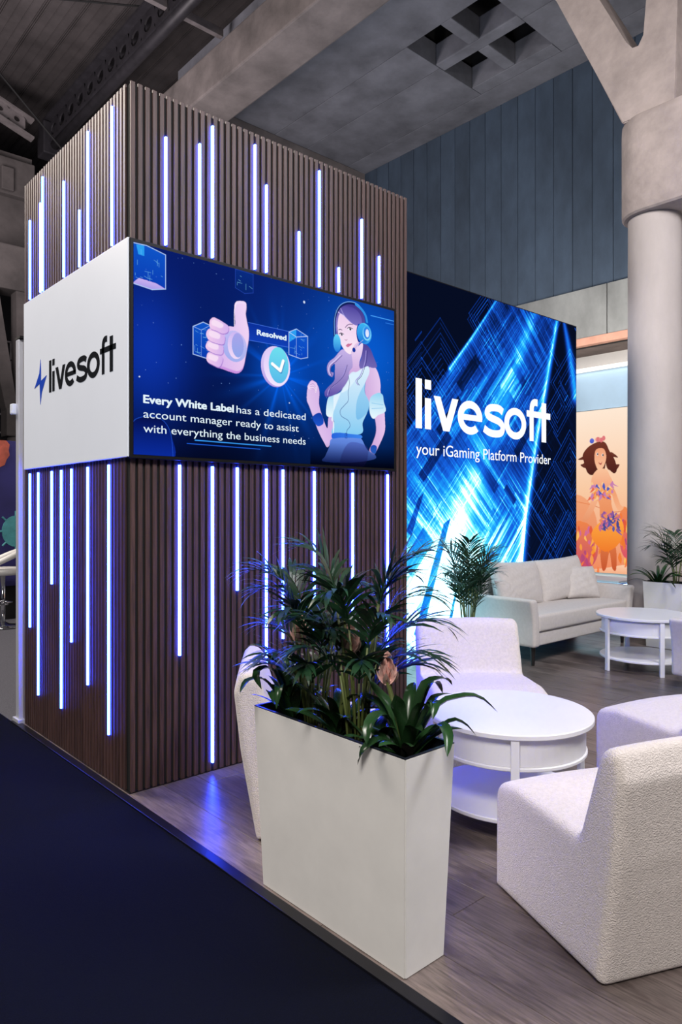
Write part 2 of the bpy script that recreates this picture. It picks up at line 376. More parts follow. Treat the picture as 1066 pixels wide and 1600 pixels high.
ART_WOMAN="""hairR 1.549,0.785 1.608,0.773 1.648,0.715 1.677,0.661 1.648,0.646 1.593,0.643 1.579,0.605 1.579,0.555 1.539,0.508 1.491,0.502 1.472,0.528 1.501,0.567 1.520,0.605 1.510,0.638 1.539,0.699
hairL 1.359,0.715 1.313,0.667 1.268,0.633 1.250,0.597 1.259,0.557 1.291,0.544 1.304,0.570 1.282,0.574 1.282,0.601 1.313,0.626 1.313,0.571 1.309,0.523 1.259,0.476 1.233,0.446 1.237,0.419 1.268,0.419 1.323,0.442 1.378,0.483 1.425,0.543 1.434,0.593 1.462,0.632 1.453,0.701 1.434,0.712 1.387,0.726
hairB 1.324,0.915 1.341,0.980 1.387,1.009 1.472,1.022 1.539,0.996 1.569,0.938 1.569,0.803 1.520,0.788 1.341,0.767 1.324,0.826
neck 1.453,0.715 1.491,0.748 1.549,0.793 1.544,0.728 1.520,0.661 1.530,0.627 1.593,0.643 1.569,0.604 1.501,0.553 1.443,0.560 1.426,0.592 1.462,0.632
face 1.336,0.917 1.359,0.945 1.415,0.952 1.491,0.917 1.515,0.879 1.520,0.795 1.491,0.741 1.448,0.707 1.406,0.715 1.369,0.750 1.345,0.795 1.336,0.855
fringe 1.332,0.957 1.359,0.983 1.406,1.002 1.481,0.999 1.530,0.966 1.541,0.915 1.501,0.896 1.453,0.903 1.396,0.935 1.359,0.945 1.341,0.911 1.330,0.827 1.321,0.873
torso 1.426,0.565 1.501,0.602 1.549,0.630 1.598,0.650 1.608,0.609 1.569,0.533 1.569,0.476 1.608,0.416 1.588,0.350 1.549,0.282 1.532,0.210 1.300,0.187 1.309,0.263 1.291,0.302 1.282,0.363 1.268,0.416 1.350,0.452 1.406,0.506
armR 1.608,0.645 1.660,0.651 1.694,0.605 1.709,0.549 1.711,0.491 1.740,0.407 1.750,0.321 1.748,0.240 1.699,0.150 1.648,0.082 1.608,0.108 1.638,0.160 1.669,0.234 1.658,0.320 1.608,0.409 1.569,0.490 1.588,0.592
sleeveR 1.620,0.453 1.689,0.489 1.730,0.479 1.740,0.436 1.759,0.387 1.740,0.363 1.689,0.344 1.648,0.316 1.618,0.338 1.608,0.387
armL 1.094,0.424 1.102,0.458 1.128,0.501 1.154,0.494 1.180,0.473 1.190,0.434 1.187,0.367 1.210,0.302 1.252,0.224 1.264,0.293 1.300,0.303 1.306,0.228 1.304,0.187 1.259,0.110 1.224,0.141 1.180,0.206 1.145,0.276 1.111,0.346 1.094,0.378
fingers 1.098,0.457 1.111,0.485 1.132,0.502 1.161,0.495 1.173,0.479 1.162,0.431 1.145,0.456 1.119,0.446
sleeveL 1.264,0.415 1.295,0.429 1.304,0.365 1.295,0.303 1.259,0.296 1.243,0.318 1.250,0.380
bandL 1.136,0.282 1.197,0.314 1.224,0.256 1.175,0.232
bandR 1.620,0.131 1.648,0.147 1.677,0.134 1.660,0.090 1.623,0.102
belt 1.295,0.195 1.359,0.205 1.453,0.203 1.535,0.202 1.537,0.182 1.453,0.180 1.359,0.174 1.294,0.165
skirt 1.294,0.166 1.453,0.180 1.532,0.183 1.588,0.114 1.660,0.082 1.648,0.053 1.453,0.023 1.224,0.020 1.237,0.054 1.268,0.110
cord 1.426,0.565 1.436,0.524 1.425,0.467 1.425,0.411 1.396,0.381 1.359,0.343 1.369,0.309 1.425,0.286 1.441,0.253 1.415,0.223 1.410,0.188
hband 1.313,0.797 1.310,0.844 1.312,0.899 1.332,0.957 1.369,0.999 1.425,1.025 1.491,1.029 1.539,1.007 1.574,0.974 1.588,0.934
cupR 1.564,0.855 0.064,0.067
cupRi 1.586,0.862 0.038,0.048
cupRc 1.590,0.862 0.016,0.026
cupRd 1.520,0.851 0.025,0.060
cupL 1.332,0.758 0.031,0.055
eyeR 1.441,0.864 0.023,0.009
eyeL 1.369,0.818 0.018,0.008
browR 1.401,0.866 1.417,0.883 1.439,0.894 1.464,0.895
browL 1.345,0.842 1.359,0.848 1.374,0.845
nose 1.396,0.791 1.408,0.787 1.417,0.795
lips 1.406,0.756 1.426,0.770 1.439,0.770 1.459,0.777 1.449,0.764 1.426,0.748 1.411,0.749
mic 1.554,0.813 1.510,0.779 1.481,0.747 1.453,0.720
micb 1.474,0.737 0.014,0.015
waveL 1.277,0.553 1.264,0.578 1.273,0.613 1.313,0.646 1.359,0.687
waveL2 1.255,0.428 1.268,0.463 1.323,0.504 1.378,0.558 1.406,0.624
waveR 1.510,0.519 1.491,0.545 1.530,0.585 1.569,0.675 1.579,0.747"""
ART_ICON="""hand 0.585,0.732 0.589,0.774 0.585,0.821 0.587,0.855 0.601,0.872 0.629,0.880 0.656,0.879 0.664,0.860 0.658,0.821 0.667,0.774 0.679,0.727 0.679,0.679 0.662,0.593 0.646,0.522 0.629,0.492 0.601,0.476 0.557,0.479 0.509,0.488 0.466,0.496 0.458,0.536 0.462,0.590 0.493,0.649 0.517,0.693 0.549,0.726
f1 0.432,0.739 0.451,0.757 0.478,0.754 0.517,0.741 0.547,0.725 0.542,0.694 0.509,0.680 0.470,0.689 0.439,0.694 0.428,0.712
f2 0.412,0.676 0.432,0.694 0.470,0.692 0.517,0.676 0.525,0.654 0.515,0.624 0.478,0.621 0.432,0.629 0.411,0.649
f3 0.409,0.609 0.424,0.629 0.462,0.627 0.509,0.618 0.515,0.585 0.501,0.565 0.462,0.564 0.424,0.575 0.406,0.589
f4 0.411,0.543 0.424,0.566 0.462,0.564 0.509,0.554 0.507,0.523 0.487,0.496 0.447,0.503 0.415,0.517
palm 0.597,0.628 0.051,0.074
palm2 0.607,0.632 0.039,0.067
cubeL 0.330,0.688 0.390,0.721 0.433,0.711 0.433,0.532 0.409,0.532 0.330,0.543
cubeR 0.959,0.764 1.014,0.791 1.099,0.761 1.099,0.635 1.047,0.620 0.959,0.633
banner 0.675,0.770 0.977,0.767 0.972,0.675 0.679,0.672
badge 0.868,0.548 0.101,0.117
badgei 0.886,0.560 0.071,0.104
check 0.840,0.562 0.897,0.530 0.918,0.589
glow 0.764,0.523 0.269,0.282
cRe 0.959,0.764 1.014,0.744 1.099,0.761
cRf 1.014,0.744 1.014,0.626
cLe 0.330,0.688 0.379,0.677 0.433,0.711
cLf 0.379,0.677 0.379,0.538"""
ART_BACK="""cubeT -0.006,1.044 0.070,1.047 0.173,1.025 0.173,0.851 0.099,0.833 -0.006,0.844
cubeTb -0.006,0.844 0.099,0.833 0.173,0.851 0.121,0.869 0.028,0.876
cubeTh 0.014,1.040 0.056,1.044 0.056,0.991 0.025,0.994
cubeM 0.591,1.048 0.709,1.045 0.709,0.941 0.652,0.926 0.591,0.946
planet -0.014,0.134 0.014,0.176 0.099,0.197 0.165,0.175 0.203,0.110 0.215,-0.012 -0.014,-0.023
l1 0.342,0.092 0.831,0.089
l2 0.295,0.072 0.756,0.068
l3 1.622,0.982 1.833,0.983
l4 1.757,0.958 1.833,0.959
g1 0.070,0.514 0.224,0.333
g2 1.634,0.798 0.410,0.571
g3 0.733,0.357 0.493,0.390
star1 1.073,0.961 0.014,0.014
star2 0.031,0.387 0.007,0.007
star3 0.963,0.350 0.008,0.006"""
ART_LED="""sec 2.508,3.562 2.890,3.580 3.430,3.564 3.674,3.559 3.474,2.883 3.259,2.144 3.051,1.315 2.970,0.876 2.890,0.282 1.170,0.452 1.170,2.128 1.750,2.751
beam 3.204,3.558 3.011,3.220 2.812,2.846 2.545,2.366 2.219,1.862 1.946,1.366 1.623,0.612
edgeL 2.508,3.562 2.115,3.121 1.750,2.751 1.409,2.386 1.176,2.129
edgeR 3.674,3.559 3.474,2.883 3.259,2.144 3.051,1.315 2.950,0.739
strk 3.812,3.559 3.929,3.241 4.072,2.729
bright 1.946,1.260 0.827,0.695
bright2 2.471,1.098 0.460,0.376
darkLB 1.170,1.232 1.470,1.367 1.291,0.736 1.170,0.530
vee 3.743,1.681 0.427,0.346
cyan 1.350,2.102 0.274,0.218"""
ART_POSTER="""hair 0.376,1.660 0.461,1.768 0.606,1.831 0.713,1.814 0.776,1.693 0.852,1.567 0.882,1.434 0.845,1.381 0.776,1.439 0.725,1.530 0.689,1.420 0.534,1.370 0.449,1.407 0.400,1.545
face 0.582,1.727 0.689,1.731 0.729,1.618 0.694,1.487 0.623,1.429 0.570,1.515 0.554,1.628
chest 0.515,1.337 0.606,1.446 0.725,1.441 0.776,1.362 0.813,1.239 0.606,1.166 0.515,1.191
top 0.481,1.191 0.606,1.244 0.806,1.288 0.829,1.206 0.806,1.118 0.630,1.076 0.515,1.055
mid 0.606,1.077 0.776,1.108 0.806,0.953 0.822,0.799 0.654,0.753 0.630,0.931
armL 0.529,1.078 0.625,1.065 0.522,0.841 0.432,0.716 0.371,0.745 0.474,0.932
armR 0.795,1.207 0.859,1.139 0.932,0.952 0.982,0.909 0.910,0.861 0.836,1.008
flow 0.771,0.754 0.138,0.115
skirt 0.649,0.708 0.910,0.767 0.982,0.626 0.932,0.450 0.841,0.348 0.701,0.298 0.558,0.415 0.510,0.549
trL 0.263,0.657 0.388,0.704 0.515,0.616 0.611,0.328 0.515,0.087 0.263,0.049
trR 0.932,0.865 1.049,0.844 1.049,0.238 0.932,0.363
legs 0.654,0.374 0.852,0.404 0.875,0.072 0.818,0.068 0.776,0.290 0.725,0.062 0.666,0.058
fan 0.921,1.094 0.063,0.120
ground 0.238,0.008 0.654,0.057 1.067,0.127 1.067,-0.085 0.238,-0.148
bl 0.515,1.851 0.034,0.036
pk 0.606,1.866 0.043,0.036
eyL 0.599,1.659 0.014,0.020
eyR 0.678,1.643 0.014,0.020
mou 0.611,1.546 0.649,1.529 0.673,1.559 0.649,1.506"""
# ------------------------------------------------------------------ pictures
def paint_led():
    A = read_art(ART_LED); PP = 260; p = Paint(4.08, 3.55, PP); rnd = random.Random(23)
    def msk(pts, k=1):
        q = Paint(4.08, 3.55, PP); q.poly(pts, '#ffffff', smooth=False); return blur(q.a[..., 0], k)
    eL, eR = A['edgeL'], A['edgeR']
    sec = msk([eL[0], (eR[0][0]+.12, 3.7), eR[0], eR[1], eR[2], eR[3], (eR[4][0]-.1, -.1), (-.1, -.1), (-.1, 1.0), eL[4]])
    left = msk([(-.1, 3.7), (2.62, 3.7), eL[0], eL[4], (-.1, 1.0)]); right = 1-np.clip(sec+left, 0, 1)
    a1, a2 = math.radians(47), math.radians(-43)
    c1, s1, c2_, s2 = math.cos(a1), math.sin(a1), math.cos(a2), math.sin(a2)
    U = p.X*c1+p.Y*s1; V = p.X*c2_+p.Y*s2           # along and across the beams
    rs = np.random.RandomState(7)
    def bars(coord, along, n, ln, seed):            # piecewise streaks running along one direction
        r = np.random.RandomState(seed); H = r.rand(n, ln)**2.2; H *= (r.rand(n, 1)*.9+.1)
        ci = ((coord-coord.min())/np.ptp(coord)*(n-1)); k = ci.astype(int); sh = r.rand(n)*3
        aj = ((along-along.min())/np.ptp(along)*(ln-4)+sh[k]).astype(int)
        return H[k, np.clip(aj, 0, ln-1)]
    fine = bars(V, U, 420, 14, 1)*.6+bars(V, U, 130, 8, 2)*.5; cross = bars(U, V, 420, 16, 3)*.55+bars(U, V, 110, 9, 4)*.45
    patch = (np.sin(U*5.1+1.3)*np.sin(V*6.3+.4)+np.sin(U*2.3-V*3.1))*.5
    mixw = 1/(1+np.exp(-6*patch)); tex = fine*mixw+cross*(1-mixw)
    line = Paint(4.08, 3.55, PP)
    def sq(cx, cy, w0, h0, n, step, br, wd=.0075, open_=.25):
        for k in range(n):
            w_, h_ = w0-k*step, h0-k*step
            if w_ <= 0 or h_ <= 0: break
            q = [(-w_, -h_), (w_, -h_), (w_, h_), (-w_, h_), (-w_, -h_)]
            P = [(cx+a_*c1-b_*s1, cy+a_*s1+b_*c1) for a_, b_ in q]
            for u, v in zip(P, P[1:]):
                if rnd.random() > open_: line.line([u, v], wd, (br*rnd.uniform(.4, 1),)*3, addm=True)
    for _ in range(70):
        x, y = rnd.uniform(.2, 3.3), rnd.uniform(.2, 3.4); j_, i_ = min(int(x*PP), p.W-1), min(int(y*PP), p.H-1)
        if sec[i_, j_] > .5: sq(x, y, rnd.uniform(.10, .34), rnd.uniform(.06, .26), rnd.randint(3, 7), rnd.choice([.022, .03, .04]), .26)
    for cx, cy in ((1.35, 2.45), (1.0, 2.1), (1.62, 2.72), (.7, 2.5)): sq(cx, cy, .36, .34, 9, .034, .24, .008, .35)
    for cx, cy, w_, h_ in ((3.62, 1.35, .42, .42), (3.95, 1.95, .3, .3), (3.85, .75, .5, .4), (3.5, .8, .3, .3), (3.9, 2.9, .3, .22), (3.7, 2.55, .25, .2)): sq(cx, cy, w_, h_, 10, .036, .30, .008, .3)
    for _ in range(260):
        x, y = rnd.uniform(0, 4.08), rnd.uniform(0, 3.55); j_, i_ = min(int(x*PP), p.W-1), min(int(y*PP), p.H-1)
        if left[i_, j_] > .5 and not (.9 < x < 2.2 and y < 3.0): continue
        s_ = sec[i_, j_] > .5; an = rnd.choice([a1, a1, a2]); L = rnd.uniform(.06, .6 if s_ else .28)
        if not s_ and rnd.random() < .35: continue
        line.line([(x, y), (x+L*math.cos(an), y+L*math.sin(an))], rnd.choice([.005, .008, .014]), (rnd.uniform(.08, .35),)*3, addm=True)
    ln = np.clip(line.a[..., 0], 0, .6)
    t = np.clip(1-p.Y/3.4, 0, 1)
    I_ = sec*(.03+.27*t+tex*(.56+.28*t))+sec*ln*.55
    # dark wedge-shaped blocks with their own outlines
    for cx, cy, w_, h_ in ((2.55, 2.35, .10, .34), (2.05, 2.75, .06, .22), (2.9, 2.85, .16, .05), (1.55, 1.9, .05, .3), (3.05, 2.2, .05, .3), (2.35, 1.75, .22, .06), (1.75, 2.3, .04, .24), (2.75, 1.55, .12, .04), (1.6, .75, .05, .42), (1.3, 1.0, .10, .22), (2.25, .75, .04, .3)):
        q = [(-w_, -h_), (w_, -h_), (w_, h_), (-w_, h_)]; ca, sa = math.cos(a1-PI/2), math.sin(a1-PI/2)
        I_ *= 1-.72*msk([(cx+x_*ca-y_*sa, cy+x_*sa+y_*ca) for x_, y_ in q])
    def beam(pts, w0, w1, lo=.6):
        P = crom(pts, closed=False, k=10); acc = np.zeros_like(p.X)
        for i in range(len(P)-1):
            a_, b_ = P[i], P[i+1]; d = b_-a_; Lg = float(d@d); tt = np.clip(((p.X-a_[0])*d[0]+(p.Y-a_[1])*d[1])/Lg, 0, 1)
            ds = np.hypot(p.X-a_[0]-tt*d[0], p.Y-a_[1]-tt*d[1]); wv = w0+(w1-w0)*(i/len(P))
            acc = np.maximum(acc, np.exp(-(ds/wv)**2)*(lo+(1-lo)*i/len(P)))
        return acc
    tx_ = .75+.5*np.clip(tex, 0, 1)
    I_ += beam(A['beam'], .07, .20)*.48*tx_; I_ += beam(A['beam'], .22, .55)*.12
    I_ += beam(eR, .035, .07, .9)*.50+beam(eR, .11, .16)*.18*sec
    I_ += beam(eL[:3], .012, .02)*.5+beam(eL[:3], .05, .08)*.16*sec
    I_ += beam(A['strk'], .03, .09)*.5
    I_ += p.gauss((1.75, .62), (.95, .62))*sec*.56*tx_+p.gauss((2.2, .25), (.75, .6))*sec*.20+p.gauss((1.2, .2), (.5, .9))*sec*.22*tx_
    for pts, wd in (([(1.30, .25), (1.72, 1.28)], .10), ([(1.72, .2), (1.86, .62)], .045), ([(1.18, 1.2), (1.35, 1.52)], .07)):
        (x0_, y0_), (x1_, y1_) = pts; I_ *= 1-.55*msk([(x0_-wd/2, y0_), (x0_+wd/2, y0_-.05), (x1_+wd/2, y1_+.03), (x1_-wd/2, y1_-.02)])
    dr = right*np.clip(1.2-np.abs(p.X-3.9)*.2, 0, 1)
    I_ += dr*(ln*.75+tex*.05*(p.Y < 2.9)); I_ += left*(ln*.7)*np.clip((p.X-.2), 0, 1)
    I_ *= 1-.42*p.gauss((2.35, 1.95), (1.1, .20))
    I_ += .012
    K = [0, .06, .18, .34, .50, .66, .82, 1.0]
    C = np.array([[.0015, .0025, .007], [.002, .008, .045], [.004, .035, .28], [.008, .12, .72], [.012, .38, .95], [.10, .80, 1.05], [.55, 1.25, 1.45], [1.5, 2.7, 3.1]])
    for c in range(3): p.a[..., c] = np.interp(I_, K, C[:, c])
    return p.material('led_wall_picture', 1.1)
def paint_tv():
    A = read_art(ART_BACK); I = read_art(ART_ICON); F = read_art(ART_WOMAN)
    p = Paint(1.837, 1.05, 600); rnd = random.Random(5)
    t = (p.Y/1.05)[..., None]
    p.a[:] = np.array(lin('#03081f'))*(1-t)+np.array(lin('#081a63'))*t
    p.add(p.gauss(*A['g1']), (.002, .025, .30)); p.add(p.gauss((1.62, .72), (.42, .42)), (.0, .09, .50)); p.add(p.gauss((1.1, .5), (.35, .5)), (.0, .012, .09))
    p.add(p.gauss((.9, .62), (.4, .35)), (.0, .01, .08))
    c = (.90, .50)
    th = np.arctan2(p.Y-c[1], p.X-c[0]); rr = np.hypot(p.X-c[0], p.Y-c[1])
    rays = (np.clip(np.cos(th*7+.6), 0, 1)**6*.7+np.clip(np.cos(th*11+2), 0, 1)**10*.5)
    p.add(rays*np.exp(-(rr/.26)**2), (.0, .06, .40)); p.add(np.exp(-(rr/.16)**2), (.0, .06, .38))
    for _ in range(110):
        x, y = rnd.uniform(0, 1.837), rnd.uniform(.15, 1.05); r = rnd.choice([.0012, .0016, .0022]); p.ell(((x, y), (r, r)), '#7fb0ff', alpha=rnd.uniform(.3, .9))
    for k in ('star1', 'star2', 'star3'): p.ell((A[k][0], (A[k][1][0]*.55, A[k][1][1]*.55)), '#d8e8ff', alpha=.9)
    def cube(o, bright, bot=None, hi=None):
        p.poly(o, '#0b3fc0' if bright else '#08256e', '#1160dd' if bright else '#0a2f88', smooth=False, alpha=.75)
        if bot: p.poly(bot, '#a8a0f0', '#e0c0f8', smooth=False, alpha=.85)
        if hi: p.poly(hi, '#35b4ff', smooth=False, alpha=.7)
        xs_ = [q[0] for q in o]; ys_ = [q[1] for q in o]
        for _ in range(16 if bright else 6):
            x, y = rnd.uniform(min(xs_)+.01, max(xs_)-.02), rnd.uniform(min(ys_)+.02, max(ys_)-.03)
            L = rnd.uniform(.01, .035); dd = rnd.choice([(1, .0), (0, 1), (.8, -.3)])
            x2, y2 = min(x+L*dd[0], max(xs_)-.005), min(y+L*dd[1], max(ys_)-.01)
            p.line([(x, y), (x2, y2)], .0016, '#7fd8ff', alpha=.65)
        p.line(o+[o[0]], .0042 if bright else .003, '#b7d4ff' if bright else '#2c52c8', smooth=False, alpha=.9 if bright else .6)
    cube(A['cubeT'], True, A['cubeTb'], A['cubeTh']); cube(A['cubeM'], False)
    p.poly(A['planet'], '#0a2a9a', '#050c40'); p.line(A['planet'][:6], .003, '#2358d8', alpha=.7)
    cube(I['cubeL'], True); p.line(I['cLe'], .002, '#9fc4ff', smooth=False); p.line(I['cLf'], .002, '#9fc4ff', smooth=False, alpha=.6)
    p.poly(I['banner'], '#1240b8', '#0b2f9a', smooth=False, alpha=.92); p.line(I['banner'][:2], .002, '#4f86ff', smooth=False); p.line(I['banner'][2:], .002, '#4f86ff', smooth=False)
    cube(I['cubeR'], True, None, [I['cubeR'][0], I['cubeR'][1], (I['cubeR'][1][0], I['cubeR'][1][1]-.05), (I['cubeR'][0][0], I['cubeR'][0][1]-.06)])
    p.line(I['cRe'], .003, '#cfe2ff', smooth=False); p.line(I['cRf'], .003, '#9fc4ff', smooth=False, alpha=.7)
    # thumb-up hand
    p.poly(I['hand'], '#c98fe0', '#f2dcfa', ax=1); h2 = [(x*.93+.0465, y*.93+.047) for x, y in I['hand']]
    p.poly(h2, '#d9b8f0', '#f4d8f6', ax=0, alpha=.8, soft=4)
    (pcx, pcy), (prx, pry) = I['palm']
    p.ell(((pcx-.01, pcy-.005), (prx*1.55, pry*1.15)), '#7fa8ee', '#b8b8f4', alpha=.75)
    p.ell(((pcx-.004, pcy), (prx, pry)), '#f3dcf8', '#cbb4f2'); p.ell(I['palm2'], '#90a6ea', '#a9a4ea')
    for f in ('f4', 'f3', 'f2', 'f1'):
        q = I[f]; p.poly([(x+.003, y-.005) for x, y in q], '#9c6fcc', alpha=.8); p.poly(q, '#f3ccec', '#d3b0ee', ax=0)
        cx_ = sum(a for a, _ in q)/len(q); cy_ = sum(b for _, b in q)/len(q)
        p.poly([(cx_+(a-cx_)*.62-.008, cy_+(b-cy_)*.5+.008) for a, b in q], '#fbe6f8', alpha=.75, soft=4)
    p.line([I['hand'][4], I['hand'][2], I['hand'][0]], .004, '#fff0ff', alpha=.7)
    # badge with tick
    (bx, by), (brx, bry) = I['badge']
    p.ell(((bx-.006, by), (brx, bry)), '#b79be6', '#e6d6fb'); p.ell(((bx+.006, by+.003), (brx*.93, bry*.97)), '#f4e6ff', '#dcc8f8'); p.ell(I['badgei'], '#59b9ea', '#6fe0f0')
    p.line([(a+.004, b-.006) for a, b in I['check']], .020, '#3a8fc8', smooth=False); p.line(I['check'], .019, '#ffffff', smooth=False)
    # woman with a headset
    g = lambda k, c, c2=None, ax=1, **q: p.poly(F[k], c, c2, ax, **q)
    g('hairB', '#6f66b8', '#3d3488'); g('armR', '#a87fc8', '#f0d4f6', 0); g('armR', '#d8a8dc', '#efd3f5', alpha=.55)
    g('armL', '#e6c8f2', '#c8a2e0'); g('armL', '#f2d8f6', '#c49ade', 0, alpha=.5)
    g('hairR', '#8d83cc', '#4a3f96'); g('neck', '#c79ad8', '#f0dcf8')
    g('torso', '#7fcaf2', '#dff2ff'); tq = F['torso']
    p.poly([tq[0], tq[1], tq[2], (1.53, .60), (1.42, .48), (1.33, .44), (1.30, .40), tq[11], tq[12], tq[13]], '#f4fbff', '#d8f0ff', alpha=.9, soft=5)
    p.poly([tq[5], tq[6], tq[7], tq[8], (1.5, .30), (1.5, .42)], '#4aa8e4', '#6ac4f0', alpha=.55, soft=5)
    g('sleeveR', '#ecfaff', '#90d4f4'); g('sleeveL', '#ecfaff', '#a8dcf6')
    for a in (.3, .6): p.line([(F['sleeveR'][0][0]+.01, F['sleeveR'][0][1]-.06*a*2), (F['sleeveR'][3][0]-.005, F['sleeveR'][3][1]-.07*a)], .003, '#5fb4e6', alpha=.8)
    g('bandL', '#2058d0', '#1038a0'); g('bandR', '#2f70dc', '#183fa8'); g('skirt', '#2840a0', '#6d95ee', alpha=.95)
    p.poly([(1.36, .0), (1.55, .0), (1.60, .10), (1.55, .145), (1.42, .14)], '#201a5c', '#3a3f9c', alpha=.5, soft=4)
    g('belt', '#2563dc', '#3d86ee', 0); p.line([(1.40, .205), (1.415, .205), (1.415, .175), (1.40, .175), (1.40, .205)], .003, '#1238a0', smooth=False)
    g('hairL', '#5648a4', '#c8b4ea'); p.line(F['waveL'], .006, '#e0d0fa', alpha=.8); p.line(F['waveL2'], .006, '#a497dc', alpha=.9); p.line(F['waveR'], .006, '#a497dc', alpha=.9)
    p.line([(a+.012, b+.01) for a, b in F['waveL2']], .004, '#352a7c', alpha=.8); p.line([(a+.012, b) for a, b in F['waveR']], .004, '#352a7c', alpha=.8); p.line([(a+.014, b) for a, b in F['waveL']], .004, '#40348c', alpha=.8)
    g('fingers', '#fbe8fa', '#dcb8ec'); fx, fy = F['fingers'][4]
    for k in range(3): p.line([(fx-.055+.0*k, fy-.012*k-.004), (fx-.03, fy+.004-.014*k), (fx-.012, fy-.012-.014*k)], .0022, '#9a6cb8', alpha=.8)
    g('face', '#fbeaf8', '#eccbec'); p.poly(F['face'][5:8]+[(1.48, .77)], '#cf9fdc', alpha=.5, soft=4)
    g('fringe', '#8f86d4', '#4d429c'); p.line([F['fringe'][0], F['fringe'][9], F['fringe'][8]], .005, '#d8d0fa', alpha=.9); p.line([F['fringe'][1], F['fringe'][8], F['fringe'][7]], .004, '#b7b0ee', alpha=.8)
    for k in ('eyeR', 'eyeL'):
        (ex, ey), (rx, ry) = F[k]; p.ell(((ex, ey), (rx, ry)), '#f6f0ff'); p.ell(((ex+.002, ey), (ry*.95, ry*.98)), '#3a2748'); p.ell(((ex+.004, ey+.004), (.0022, .0022)), '#ffffff')
        p.line([(ex-rx, ey+.000), (ex-rx*.2, ey+ry), (ex+rx, ey+ry*.5)], .0042, '#2a1a40')
    p.line(F['browR'], .0042, '#5a4078'); p.line(F['browL'], .0038, '#5a4078'); p.line(F['nose'], .003, '#b06a98'); g('lips', '#d884a8', '#c0608c')
    p.line(F['hband'], .018, '#12205c'); p.line([(a, b+.007) for a, b in F['hband']], .004, '#7fb8ff'); p.line(F['hband'][6:], .017, '#2f92e6')
    p.ell(F['cupRd'], '#0e2f90', '#123fb0'); p.ell(F['cupL'], '#1c6fd8', '#5fd4fa'); p.ell(F['cupR'], '#2a8ee6', '#5ad0fa')
    (cx_, cy_), (rx, ry) = F['cupR']; p.ell(((cx_-.012, cy_), (rx*.8, ry*.92)), '#1f78dc', '#3cb4f2'); p.ell(F['cupRi'], '#8fe4ff', '#3aa6f0'); (cx_, cy_), (rx, ry) = F['cupRi']; p.ell(((cx_, cy_), (rx*.75, ry*.8)), '#2f86e8'); p.ell(F['cupRc'], '#eef4ff', '#cfd8ff')
    p.line(F['mic'], .0032, '#a8b4e8'); p.ell(F['micb'], '#14349c'); p.line(F['cord'], .003, '#22408c')
    f_ = np.clip((p.Y-.0)/.14, 0, 1)*.85+.15; dm = (p.X > 1.12); p.a *= np.where(dm, f_, 1)[..., None]
    p.line(A['l1'], .005, '#39a0ff', smooth=False); p.line(A['l2'], .004, '#1f5fe0', smooth=False); p.line(A['l3'], .005, '#49a6ff', smooth=False); p.line(A['l4'], .004, '#2f80e8', smooth=False)
    return p.material('tv_picture', 1.0)
